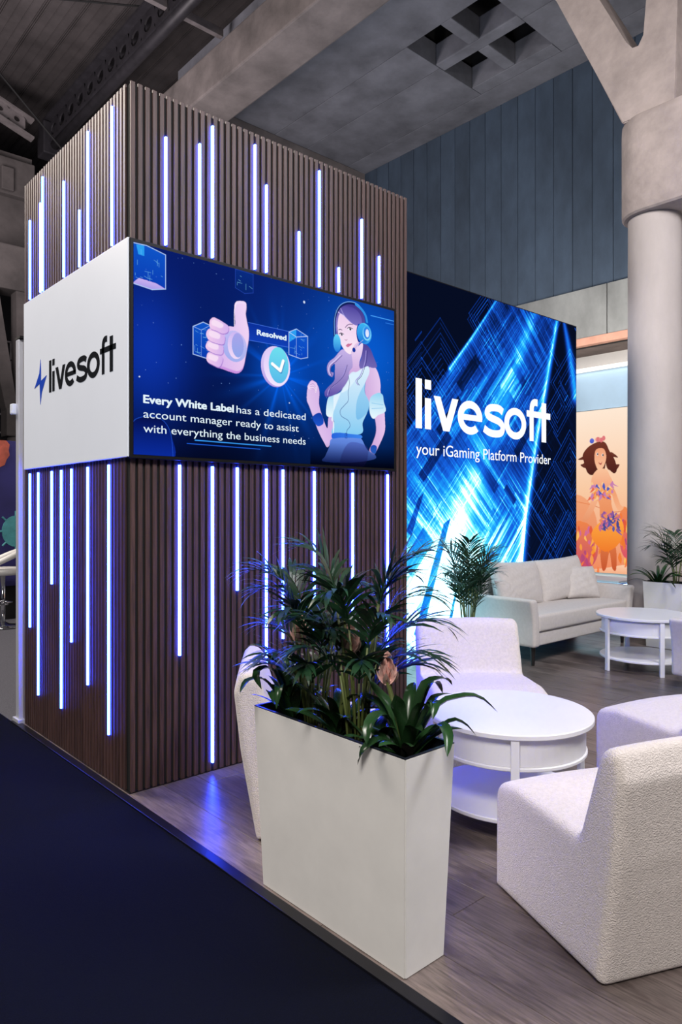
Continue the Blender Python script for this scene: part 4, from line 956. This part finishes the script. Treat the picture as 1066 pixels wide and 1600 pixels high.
# ------------------------------------------------------------------ round tables
def table(loc, ang, label, s=1.0):
    t = empty('round_table', loc, ang, label=label, cat='table', group='white round side tables')
    t.scale = (s, s, 1)
    if not hasattr(table, 'top'):
        R = .38
        table.top = lathe('table_top', [(0, .456), (R-.004, .456), (R, .460), (R, .476), (R-.004, .48), (0, .48)], 72); setm(table.top)
        table.shelf = lathe('lower_shelf', [(0, .098), (R-.034, .098), (R-.03, .102), (R-.03, .114), (R-.034, .118), (0, .118)], 72); setm(table.shelf)
        table.mid = lathe('middle_shelf', [(0, .318), (R-.034, .318), (R-.03, .322), (R-.03, .332), (R-.034, .336), (0, .336)], 72); setm(table.mid)
        bm = bmesh.new(); r0, r1 = R-.045, R-.037
        n = 60; a0, a1 = math.radians(-60), math.radians(240)
        rows = []
        for i in range(n+1):
            a = a0+(a1-a0)*i/n; c, s_ = math.cos(a), math.sin(a)
            rows.append([bm.verts.new((r*c, r*s_, z)) for r, z in ((r0, .337), (r1, .337), (r1, .455), (r0, .455))])
        for a, b in zip(rows, rows[1:]):
            for k in range(4): bm.faces.new((a[k], a[(k+1) % 4], b[(k+1) % 4], b[k]))
        bm.faces.new(rows[0]); bm.faces.new(rows[-1][::-1])
        table.apron = done(bm, 'apron')
        table.leg = boxmesh('leg', -.011, .011, -.018, .018, 0, .456, .002, 1)
    link('table_top', table.top, M['tablewhite'], t); link('lower_shelf', table.shelf, M['tablewhite'], t)
    link('middle_shelf', table.mid, M['tablewhite'], t); link('apron', table.apron, M['tablewhite'], t)
    for d in (36, -36, 144, -144):
        a = math.radians(d); link('leg', table.leg, M['tablewhite'], t, loc=(.360*math.cos(a), .360*math.sin(a), 0), rz=a)
    return t
def setm(me):
    me.shade_smooth()
    try: me.set_sharp_from_angle(angle=math.radians(30))
    except Exception: pass
table((2.739, 1.912, 0), math.radians(183), 'white round side table in front of the lounge chair facing the camera', .98)
table((6.175, 2.893, 0), math.radians(191), 'white round side table standing in front of the cream sofa', 1.05)

# ------------------------------------------------------------------ sofas
def soft(name, b, r, m, par, bulge=0, **k):
    """upholstered block with generous rounding and slightly bulging faces"""
    x0, x1, y0, y1, z0, z1 = b; bm = bmesh.new(); bbox(bm, *b, r, 4)
    bmesh.ops.subdivide_edges(bm, edges=[e for e in bm.edges if e.calc_length() > .12], cuts=5, use_grid_fill=True)
    if bulge:
        c = Vector(((x0+x1)/2, (y0+y1)/2, (z0+z1)/2)); s = Vector((x1-x0, y1-y0, z1-z0))/2
        for v in bm.verts:
            q = Vector(((v.co.x-c.x)/s.x, (v.co.y-c.y)/s.y, (v.co.z-c.z)/s.z))
            for ax in range(3):
                o1, o2 = [i for i in range(3) if i != ax]
                v.co[ax] += q[ax]*bulge*max(0, 1-q[o1]**2)*max(0, 1-q[o2]**2)
    o = link(name, done(bm, name), m, par, smooth=True, **k); return o
def pillow_mesh(w_, h_, t_, seed=0):
    rnd = random.Random(seed); bm = bmesh.new(); n = 22; G = {}
    for s in (1, -1):
        for i in range(n+1):
            for j in range(n+1):
                u, v = 2*i/n-1, 2*j/n-1
                e = max(0, (1-abs(u)**2.6))*max(0, (1-abs(v)**2.6))
                x = u*w_/2*(1-.055*(1-v*v)*1) ; z = v*h_/2*(1-.055*(1-u*u))
                th = t_/2*e**.42 if e > 0 else 0
                wr_ = .004*math.sin(9*u+3*v+seed)*e+.003*math.sin(15*v-6*u)*e
                if (i in (0, n) or j in (0, n)):
                    if s == 1: G[(i, j)] = bm.verts.new((x, 0, z))
                    G[(s, i, j)] = G[(i, j)]
                else: G[(s, i, j)] = bm.verts.new((x, s*(th+wr_), z))
        for i in range(n):
            for j in range(n):
                q = [G[(s, i, j)], G[(s, i+1, j)], G[(s, i+1, j+1)], G[(s, i, j+1)]]
                bm.faces.new(q if s == -1 else q[::-1])
    me = done(bm, 'cushion'); me.shade_smooth(); return me
def sofa(loc, rz, label, back_cushions=True):
    s = empty('sofa', loc, rz, label=label, cat='sofa')
    W_, D_ = 1.84, .76
    soft('base_frame', (.09, W_-.09, .02, D_-.02, .175, .30), .02, M['sofa'], s)
    soft('seat_cushion', (.10, W_-.10, .0, D_-.16, .302, .455), .028, M['sofa'], s, .012)
    soft('backrest', (.085, W_-.085, D_-.15, D_, .30, .80), .045, M['sofa'], s)
    for k in (0, 1):        # arms, flaring outwards at the top
        bm = bmesh.new(); bbox(bm, 0, .095, -.015, D_-.02, .175, .60, .030, 4)
        bmesh.ops.subdivide_edges(bm, edges=[e for e in bm.edges if e.calc_length() > .1], cuts=5, use_grid_fill=True)
        for v in bm.verts:
            t = max(0, (v.co.z-.3)/.3); v.co.x -= .055*t*t*(1 if v.co.x < .05 else .8)
            v.co.z -= .03*max(0, (v.co.y-.2)/.5)*0
            if k: v.co.x = W_-v.co.x
        link('arm', done(bm, 'arm'), M['sofa'], s, smooth=True)
    for x in (.09, W_-.09):
        for y in (.06, D_-.08):
            bm = bmesh.new(); cyl(bm, (x, y, .178), (x+(.0), y, 0), .026, .015, 14); link('leg', done(bm, 'leg'), M['legblack'], s, smooth=False, label='tapered black wooden leg')
    for k, (xc, ww) in enumerate(((.52, .80), (1.30, .82))):
        o = link('back_cushion', pillow_mesh(ww, .46, .22, 3+k), M['sofa'], s, loc=(xc, D_-.24, .665)); o.rotation_euler = (math.radians(-13), math.radians((2, -2)[k]), math.radians((2, -3)[k]))
    return s
s1 = sofa((5.42, 3.53, 0), 0, 'cream two-seat sofa with black legs standing against the LED wall')
s2 = sofa((7.15, 2.27, 0), PI, 'cream sofa at the picture edge, only one arm visible beside the far table')
def pillow(loc, rot, w_, h_, t_, label, seed):
    me = pillow_mesh(w_, h_, t_, seed); me.name = 'throw_pillow'
    o = link('throw_pillow', me, M['sofa'], None, loc=loc, label=label, cat='pillow', group='throw pillows on the sofa'); o.rotation_euler = rot; return o
pillow((6.93, 3.93, .628), (math.radians(-20), math.radians(3), math.radians(-16)), .46, .36, .15, 'square cream throw pillow leaning on the sofa arm next to the orange poster', 21)
pillow((5.66, 3.97, .60), (math.radians(-22), 0, math.radians(14)), .38, .30, .13, 'small throw pillow tinted blue on the sofa end by the palm', 22)

# ------------------------------------------------------------------ planters
def planter(loc, rz, label):
    """tapered trough; footprint .18 x .725, top .228 x .77; origin at the centre of the foot"""
    p = empty('planter', loc, rz, label=label, cat='planter', group='tall white planters')
    bm = bmesh.new(); H = .665
    def ring(hx, hy, z): return [bm.verts.new((a*hx, b*hy, z)) for a, b in ((-1, -1), (1, -1), (1, 1), (-1, 1))]
    R0 = ring(.090, .3625, .003); R1 = ring(.114, .386, H); R2 = ring(.106, .378, H); R3 = ring(.100, .372, H-.14)
    for a, b in ((R0, R1), (R1, R2), (R2, R3)):
        for i in range(4): bm.faces.new((a[i], a[(i+1) % 4], b[(i+1) % 4], b[i]))
    bm.faces.new(R0[::-1])
    bmesh.ops.bevel(bm, geom=[e for e in bm.edges if abs(e.verts[0].co.z-e.verts[1].co.z) > .3], offset=.004, segments=2, affect='EDGES')
    link('shell', done(bm, 'shell'), M['planter'], p)
    bm = bmesh.new()
    def ring(hx, hy, z): return [bm.verts.new((a*hx, b*hy, z)) for a, b in ((-1, -1), (1, -1), (1, 1), (-1, 1))]
    R1 = ring(.1125, .3845, H+.001); R1b = ring(.1125, .3845, H+.004); R2 = ring(.103, .375, H+.004); R3 = ring(.0985, .3705, H-.12)
    for a, b in ((R1, R1b), (R1b, R2), (R2, R3)):
        for i in range(4): bm.faces.new((a[i], a[(i+1) % 4], b[(i+1) % 4], b[i]))
    link('liner', done(bm, 'liner'), M['planterin'], p, label='dark inner liner')
    link('soil', boxmesh('soil', -.0985, .0985, -.3705, .3705, H-.13, H-.08), M['soil'], p, kind='stuff')
    link('foot', boxmesh('foot', -.082, .082, -.354, .354, 0, .013), M['black'], p)
    return p
planter((1.634, 1.806, 0), 0, 'tall white rectangular planter at the stand edge, full of dark leafy plants')
planter((7.16+.092, 3.336-.366, 0), 0, 'tall white rectangular planter standing in front of the round column')

def leaf_mesh(az, el, L, w_, droop, n=12, fold=.25, twist=0., tipcurl=0.):
    """strap leaf from the origin: azimuth, start elevation, length, width, total bend"""
    V = []; F = []; p = Vector((0, 0, 0)); e = el; ds = L/n
    for i in range(n+1):
        t = i/n
        wd = w_*(.55+.45*min(1, t*4))*(1-max(0, (t-.45)/.55)**2.2)**.8 if t < 1 else .0008
        d = Vector((math.cos(az)*math.cos(e), math.sin(az)*math.cos(e), math.sin(e)))
        sd = Vector((-math.sin(az), math.cos(az), 0)); up = d.cross(sd)*-1
        tw_ = twist*t; sd2 = sd*math.cos(tw_)+up*math.sin(tw_); up2 = up*math.cos(tw_)-sd*math.sin(tw_)
        V += [p-sd2*wd/2+up2*wd*fold*.5, p-sd2*wd*.22+up2*wd*fold*.1, p, p+sd2*wd*.22+up2*wd*fold*.1, p+sd2*wd/2+up2*wd*fold*.5]
        if i:
            a = (i-1)*5; b = i*5
            for k in range(4): F.append((a+k, a+k+1, b+k+1, b+k))
        p = p+d*ds; e -= droop/n*(.35+1.3*t)+(tipcurl/n if t > .7 else 0)
    me = bpy.data.meshes.new('leaf'); me.from_pydata([tuple(v) for v in V], [], F); me.shade_smooth(); return me
def leaf_path(pts, w_, n=14, roll=.0):
    P = crom(pts, closed=False, k=8); P = [Vector(p) for p in P]
    L = [0.]
    for a, b in zip(P, P[1:]): L.append(L[-1]+(b-a).length)
    V = []; F = []; side = None
    for i in range(n+1):
        t = i/n; s = t*L[-1]; k = max(j for j in range(len(P)-1) if L[j] <= s+1e-9); q = P[k].lerp(P[k+1], min(1, (s-L[k])/max(L[k+1]-L[k], 1e-9)))
        d = (P[k+1]-P[k]).normalized(); sd = d.cross(Vector((0, 0, 1)))
        if sd.length < .15: sd = side or Vector((1, 0, 0))
        sd.normalize()
        if side and sd.dot(side) < 0: sd = -sd
        side = sd if side is None else (side*.5+sd*.5).normalized(); up = side.cross(d).normalized()
        if up.z < -.2: pass
        wd = w_*(.55+.45*min(1, t*3.5))*(1-max(0, (t-.5)/.5)**2.4)**.8 if t < 1 else .0008
        for a, b in ((-.5, .22), (-.22, .05), (0, 0), (.22, .05), (.5, .22)): V.append(q+side*wd*a+up*wd*b)
        if i:
            a = (i-1)*5; b = i*5
            for k2 in range(4): F.append((a+k2, a+k2+1, b+k2+1, b+k2))
    me = bpy.data.meshes.new('leaf'); me.from_pydata([tuple(v) for v in V], [], F); me.shade_smooth(); return me
LEAVES = [(0,0.046,[(1.645,1.535,0.600),(1.717,1.471,0.766),(1.762,1.430,0.801),(1.817,1.382,0.805),(1.862,1.341,0.758)]),(0,0.034,[(1.645,1.535,0.600),(1.740,1.450,0.720),(1.779,1.415,0.724),(1.812,1.386,0.683)]),(0,0.044,[(1.645,1.535,0.600),(1.710,1.518,0.820),(1.763,1.510,0.846),(1.810,1.509,0.842),(1.849,1.514,0.814)]),(0,0.030,[(1.645,1.535,0.600),(1.753,1.528,0.762),(1.827,1.551,0.776),(1.912,1.565,0.765)]),(0,0.042,[(1.645,1.535,0.600),(1.686,1.444,0.722),(1.675,1.401,0.729),(1.652,1.368,0.708),(1.618,1.344,0.673)]),(0,0.042,[(1.645,1.535,0.600),(1.570,1.558,0.678),(1.503,1.572,0.664),(1.490,1.592,0.614)]),(0,0.052,[(1.645,1.535,0.600),(1.600,1.571,0.735),(1.555,1.577,0.751),(1.515,1.570,0.726),(1.500,1.563,0.680)]),(0,0.056,[(1.645,1.535,0.600),(1.631,1.592,0.751),(1.622,1.645,0.806),(1.628,1.684,0.840)]),(0,0.060,[(1.645,1.535,0.600),(1.614,1.540,0.749),(1.602,1.528,0.794),(1.584,1.522,0.828)]),(0,0.060,[(1.645,1.535,0.600),(1.651,1.485,0.764),(1.646,1.445,0.803),(1.629,1.415,0.797)]),(0,0.044,[(1.645,1.535,0.600),(1.626,1.619,0.750),(1.625,1.687,0.774),(1.629,1.750,0.772),(1.625,1.821,0.725)]),(0,0.046,[(1.645,1.535,0.600),(1.711,1.577,0.785),(1.776,1.619,0.817)]),(0,0.036,[(1.645,1.535,0.600),(1.742,1.547,0.796),(1.826,1.570,0.818),(1.902,1.600,0.762)]),(0,0.046,[(1.645,1.535,0.600),(1.672,1.458,0.786),(1.653,1.421,0.801),(1.617,1.399,0.770)]),(0,0.046,[(1.645,1.535,0.600),(1.606,1.470,0.727),(1.571,1.400,0.745)]),(0,0.044,[(1.645,1.535,0.600),(1.653,1.640,0.751),(1.679,1.728,0.739),(1.704,1.817,0.660)]),(0,0.060,[(1.645,1.535,0.600),(1.646,1.520,0.747),(1.669,1.487,0.770)]),(1,0.036,[(1.640,2.110,0.600),(1.581,2.129,0.804),(1.534,2.137,0.861),(1.481,2.151,0.866),(1.439,2.155,0.855)]),(1,0.034,[(1.640,2.110,0.600),(1.600,2.163,0.824),(1.560,2.215,0.880),(1.538,2.251,0.877),(1.523,2.281,0.836)]),(1,0.044,[(1.640,2.110,0.600),(1.566,2.125,0.790),(1.507,2.128,0.815),(1.472,2.109,0.796),(1.465,2.065,0.761)]),(1,0.034,[(1.640,2.110,0.600),(1.538,2.134,0.760),(1.467,2.130,0.783),(1.420,2.106,0.779),(1.380,2.074,0.761)]),(1,0.042,[(1.640,2.110,0.600),(1.588,2.111,0.713),(1.598,2.058,0.752),(1.607,2.005,0.772)]),(1,0.044,[(1.640,2.110,0.600),(1.637,2.096,0.731),(1.677,2.043,0.751),(1.701,2.005,0.737),(1.719,1.972,0.677)]),(1,0.034,[(1.640,2.110,0.600),(1.552,2.122,0.705),(1.517,2.086,0.742),(1.498,2.036,0.709)]),(1,0.036,[(1.640,2.110,0.600),(1.560,2.085,0.739),(1.520,2.036,0.762),(1.500,2.024,0.693)]),(1,0.044,[(1.640,2.110,0.600),(1.656,2.140,0.781),(1.704,2.142,0.822),(1.762,2.135,0.790)]),(1,0.046,[(1.640,2.110,0.600),(1.659,2.173,0.799),(1.703,2.214,0.836)]),(1,0.044,[(1.640,2.110,0.600),(1.687,2.121,0.755),(1.768,2.103,0.770),(1.822,2.109,0.698)]),(1,0.044,[(1.640,2.110,0.600),(1.648,2.103,0.800),(1.641,2.109,0.752)]),]
def bromeliad(loc, seed, leaves, label, flowers=(), group='bromeliads in planters'):
    o = empty('bromeliad', loc, label=label, cat='plant', group=group); rnd = random.Random(seed)
    for lf in leaves:
        az, el, L, w_, dr = lf[:5]
        link('leaf', leaf_mesh(math.radians(az), math.radians(el), L, w_, math.radians(dr), twist=rnd.uniform(-.5, .5)), M['leaf'], o)
    for fx, fy, fz, sc_ in flowers:
        bm = bmesh.new(); tube(bm, [(0, 0, 0), (fx*.4, fy*.4, fz*.5), (fx, fy, fz)], .011, 8, .008); link('flower_stem', done(bm, 'flower_stem'), M['stem'], o, smooth=True)
        fl = link('flower', flower_mesh(seed, sc_), M['flower'], o, loc=(fx, fy, fz-.01), label='pale pink bract flower head')
    return o
def flower_mesh(seed, s):
    rnd = random.Random(seed); bm = bmesh.new()
    def bract(z, az, el, L, w_):
        n = 6; prev = None; e = el; p = Vector((0, 0, z))
        for i in range(n+1):
            t = i/n; wd = w_*math.sin(PI*min(1, .12+t*.88))**.8+.0006
            d = Vector((math.cos(az)*math.cos(e), math.sin(az)*math.cos(e), math.sin(e))); sd = Vector((-math.sin(az), math.cos(az), 0)); up = sd.cross(d)
            cur = [bm.verts.new(p-sd*wd/2+up*wd*.3), bm.verts.new(p-up*wd*.15), bm.verts.new(p+sd*wd/2+up*wd*.3)]
            if prev:
                for k in range(2): bm.faces.new((prev[k], prev[k+1], cur[k+1], cur[k]))
            prev = cur; p = p+d*L/n; e += .10
    for lvl in range(7):
        for k in range(5):
            bract(s*.012*lvl, k*2*PI/5+lvl*.6, math.radians(38+lvl*7), s*(.062-.004*lvl), s*.024)
    me = done(bm, 'flower'); me.shade_smooth(); return me
def palm(loc, seed, fronds, label, group='areca palms', stems=8, spread=.035, name='areca_palm', thin=1.):
    """fronds: (azimuth deg, stem height, frond length, start elevation deg, bend deg)"""
    o = empty(name, loc, label=label, cat='palm', group=group); rnd = random.Random(seed)
    for i, (az, h, L, el, bend) in enumerate(fronds):
        a = math.radians(az); r = rnd.uniform(.2, 1)*spread; b = Vector((r*math.cos(a), r*math.sin(a), 0))
        top = b+Vector((math.cos(a)*h*.12, math.sin(a)*h*.12, h))
        bm = bmesh.new(); tube(bm, [b, b.lerp(top, .5)+Vector((math.cos(a), math.sin(a), 0))*h*-.02, top], .0058, 6, .004); link('stem', done(bm, 'stem'), M['stem'], o, smooth=True)
        V = []; F = []; p = Vector(top); e = math.radians(el); n = 11; ds = L/n; tb = math.radians(bend)
        R = []
        for k in range(n+1):
            d = Vector((math.cos(a)*math.cos(e), math.sin(a)*math.cos(e), math.sin(e))); sd = Vector((-math.sin(a), math.cos(a), 0)); up = sd.cross(d)*-1
            if up.z < 0: up = -up
            R.append((p.copy(), d, sd, up)); p += d*ds; e -= tb/n*(.3+1.4*k/n)
        def quad(p0, dd, ln, wd, dr, nrm):
            base = len(V); sid = dd.cross(nrm).normalized(); q = Vector(p0); d_ = Vector(dd); m = 5
            for s in range(m+1):
                t = s/m; ww = wd*(.35+1.3*t if t < .5 else 2*(1-t)*1.0)*.5+.0004
                V.append(q-sid*ww); V.append(q+sid*ww)
                if s:
                    i0 = base+2*(s-1); F.append((i0, i0+1, i0+3, i0+2))
                q = q+d_*ln/m; d_ = (d_+Vector((0, 0, -dr/m))).normalized()
        for k in range(n):          # rachis
            base = len(V); w0, w1 = .003*(1-k/n)+.0008, .003*(1-(k+1)/n)+.0008
            V.extend([R[k][0]-R[k][2]*w0, R[k][0]+R[k][2]*w0, R[k+1][0]+R[k+1][2]*w1, R[k+1][0]-R[k+1][2]*w1]); F.append((base, base+1, base+2, base+3))
            V.extend([R[k][0]-R[k][3]*w0, R[k][0]+R[k][3]*w0, R[k+1][0]+R[k+1][3]*w1, R[k+1][0]-R[k+1][3]*w1]); F.append((base+4, base+5, base+6, base+7))
        for k in range(1, n+1):
            pp, d, sd, up = R[k]; t = k/n; ll = L*(.36+.42*math.sin(PI*min(1, t*.8+.12)))*rnd.uniform(.85, 1.1)
            for s_ in (-1, 1):
                dd = (d*(.72+.35*t)+sd*s_*(.78-.35*t)+up*rnd.uniform(.1, .42)).normalized()
                quad(pp, dd, ll, rnd.uniform(.015, .021)*thin*(L/.3)**.5, rnd.uniform(.5, 1.3), up)
        dd = R[-1][1]; quad(R[-1][0], dd, L*.3, .011*thin, .5, R[-1][3])
        me = bpy.data.meshes.new('frond'); me.from_pydata([tuple(v) for v in V], [], F); link('frond', me, M['leafpalm'], o)
    return o
PZ = .58
rnd = random.Random(8)
palm((1.65, 1.99, PZ), 31, [(150, .40, .22, 74, 105), (95, .42, .22, 80, 90), (200, .36, .22, 70, 105), (250, .30, .20, 66, 95), (310, .26, .19, 66, 90), (120, .28, .20, 66, 95),
     (170, .22, .20, 58, 95), (60, .30, .20, 72, 90), (285, .42, .20, 78, 95), (140, .47, .22, 74, 110), (130, .16, .20, 56, 90), (220, .20, .18, 60, 90), (20, .18, .20, 60, 90), (330, .36, .20, 72, 90)],
     'feathery palm in the planter end nearer the tower, behind the strap leaves', group=None, thin=1.25)
palm((1.65, 1.76, PZ), 47, [(-50, .40, .24, 66, 100), (120, .54, .22, 80, 100), (-40, .50, .25, 66, 60), (-35, .32, .26, 54, 90), (200, .42, .22, 76, 100), (255, .36, .20, 72, 95), (-60, .24, .25, 50, 85),
     (140, .34, .20, 66, 95), (80, .30, .20, 66, 90), (-30, .20, .24, 46, 90), (100, .46, .22, 78, 110), (-20, .46, .20, 76, 95), (160, .26, .20, 60, 90), (230, .24, .18, 64, 90), (300, .50, .22, 80, 90), (20, .22, .20, 60, 90)],
     'taller feathery palm rising from the middle of the white planter', group=None, thin=1.25)
def rosette(seed, n, L0, L1, w_, el0, el1, dr0, dr1, az0=0, az1=360):
    r = random.Random(seed); out = []
    for i in range(n):
        az = az0+(az1-az0)*(i+.5*r.random())/n
        out.append((az, r.uniform(el0, el1), r.uniform(L0, L1), w_*r.uniform(.8, 1.15), r.uniform(dr0, dr1)))
    return out
b0 = bromeliad((1.645, 1.535, .60), 5, rosette(5, 8, .16, .24, .046, 50, 78, 50, 95), 'strap-leaved bromeliad with a pink flower spike at the planter end nearest the camera', [(.02, .10, .235, 1.0)], group=None)
b1 = bromeliad((1.64, 2.11, .60), 6, rosette(6, 8, .16, .24, .036, 50, 78, 50, 95), 'strap-leaved bromeliad hanging over the planter end beside the half-hidden chair', [(-.02, -.07, .32, 1.0)], group=None)
for which, wd, pts in LEAVES:
    org = (1.645, 1.535, .60) if which == 0 else (1.64, 2.11, .60)
    link('leaf', leaf_path([tuple(a-b for a, b in zip(p, org)) for p in pts], wd), M['leaf'], (b0, b1)[which])
bromeliad((1.65, 1.86, .60), 9, rosette(9, 15, .20, .30, .040, 45, 78, 60, 105), 'strap-leaved bromeliad between the two palms, with a faded pink flower', [(.01, -.05, .31, 1.05)], group=None)
bromeliad((1.655, 1.68, .59), 12, rosette(12, 13, .14, .22, .036, 45, 75, 60, 100), 'low strap-leaved bromeliad in front of the taller palm', group=None)
# far planter plants
bromeliad((7.24, 3.24, PZ+.02), 14, rosette(14, 16, .30, .46, .034, 35, 78, 70, 120), 'dark strap-leaved plant arching over the far planter, against the column', group=None)
palm((7.25, 3.06, PZ), 53, [(90, .36, .30, 74, 90), (150, .30, .30, 62, 90), (200, .28, .30, 60, 90), (30, .40, .26, 76, 90), (310, .30, .28, 62, 90), (250, .34, .28, 66, 90), (120, .42, .28, 78, 80), (180, .22, .28, 50, 80)], 'dark feathery palm in the far planter by the column', group=None)
bromeliad((7.25, 2.86, PZ+.02), 15, rosette(15, 14, .30, .42, .036, 40, 78, 70, 120), 'broad-leaved plant at the hidden end of the far planter', group=None)
# floor palm in front of the LED wall
fpot = empty('plant_pot', (5.02, 3.93, 0), label='round white plant pot on the floor hidden behind the lounge chair', cat='pot')
link('pot_shell', lathe('pot_shell', [(0, 0), (.11, 0), (.12, .02), (.145, .30), (.145, .31), (.13, .31), (.125, .27), (0, .27)], 32), M['planter'], fpot, smooth=False)
link('soil', lathe('soil', [(.124, .262), (.06, .275), (0, .278)], 24), M['soil'], fpot, kind='stuff')
palm((5.02, 3.93, .27), 61, [(az, rnd.uniform(.22, .66), rnd.uniform(.26, .36), rnd.uniform(68, 86), rnd.uniform(30, 105)) for az in range(0, 360, 17)], 'feathery palm standing in front of the glowing LED wall', group=None, thin=.85, spread=.06)

# ------------------------------------------------------------------ left background
bd = empty('booth_backdrop', (2.6, 9.6, 0), label='purple printed booth backdrop behind the bar stool', cat='backdrop')
box('print_panel', (-1.6, 1.0, 0, .06, .42, 2.28), M['purple'], bd, bev=.004)
box('base_board', (-1.6, 1.0, .01, .055, 0, .42), M['black'], bd)
bm = bmesh.new(); n = 26
pts = [(.02+(.27+(.02 if k % 2 else 0))*math.cos(2*PI*k/n)*.9, 2.16+(.27+(.02 if k % 2 else 0))*math.sin(2*PI*k/n)) for k in range(n)]
pts = [(a, min(b, 2.279)) for a, b in pts]
prism(bm, pts, lambda a, b, d: (a, d, b), -.012, -.001); link('red_shape', done(bm, 'red_shape'), M['redprint'], bd, label='round red scalloped print at the top edge')
bm = bmesh.new(); prism(bm, [(.35+.17*math.cos(2*PI*k/24), 1.12+.20*math.sin(2*PI*k/24)) for k in range(24)], lambda a, b, d: (a, d, b), -.012, -.001)
for k in range(8):
    a = 2*PI*k/8; cyl(bm, (.35+.17*math.cos(a), -.006, 1.12+.20*math.sin(a)), (.35+.23*math.cos(a), -.006, 1.12+.26*math.sin(a)), .012, n=8)
link('teal_shape', done(bm, 'teal_shape'), M['tealprint'], bd, label='round teal print with short knobs')
st = empty('bar_stool', (2.60, 9.05, 0), 0, label='white bar stool with a ring-shaped back on a chrome pedestal', cat='stool')
link('seat', lathe('seat', [(0, .62), (.17, .62), (.205, .645), (.21, .68), (.19, .705), (0, .70)], 36), M['leather'], st, smooth=True)
bm = bmesh.new(); a = [math.radians(200+d) for d in range(-118, 119, 8)]
tube(bm, [(.20*math.cos(t), .20*math.sin(t), .76+.14*(max(0, math.cos((t-math.radians(200))*.76)))) for t in a], .034, 10); link('backrest', done(bm, 'backrest'), M['leather'], st, smooth=True)
bm = bmesh.new(); cyl(bm, (0, 0, .03), (0, 0, .62), .028, n=20); link('pole', done(bm, 'pole'), M['chrome'], st, smooth=True)
link('base', lathe('base', [(0, 0), (.205, 0), (.205, .012), (.08, .03), (.03, .06), (0, .06)], 36), M['chrome'], st, smooth=True)
bm = bmesh.new(); tube(bm, [(.0, 0, .28)]+[(.16*math.cos(t)+.04, .16*math.sin(t), .28) for t in np.linspace(-2.4, 2.4, 20)]+[(0, 0, .28)], .01, 8); link('footrest', done(bm, 'footrest'), M['chrome'], st, smooth=True)
st.location = (2.62, 9.0, 0); st.rotation_euler.z = math.radians(150)
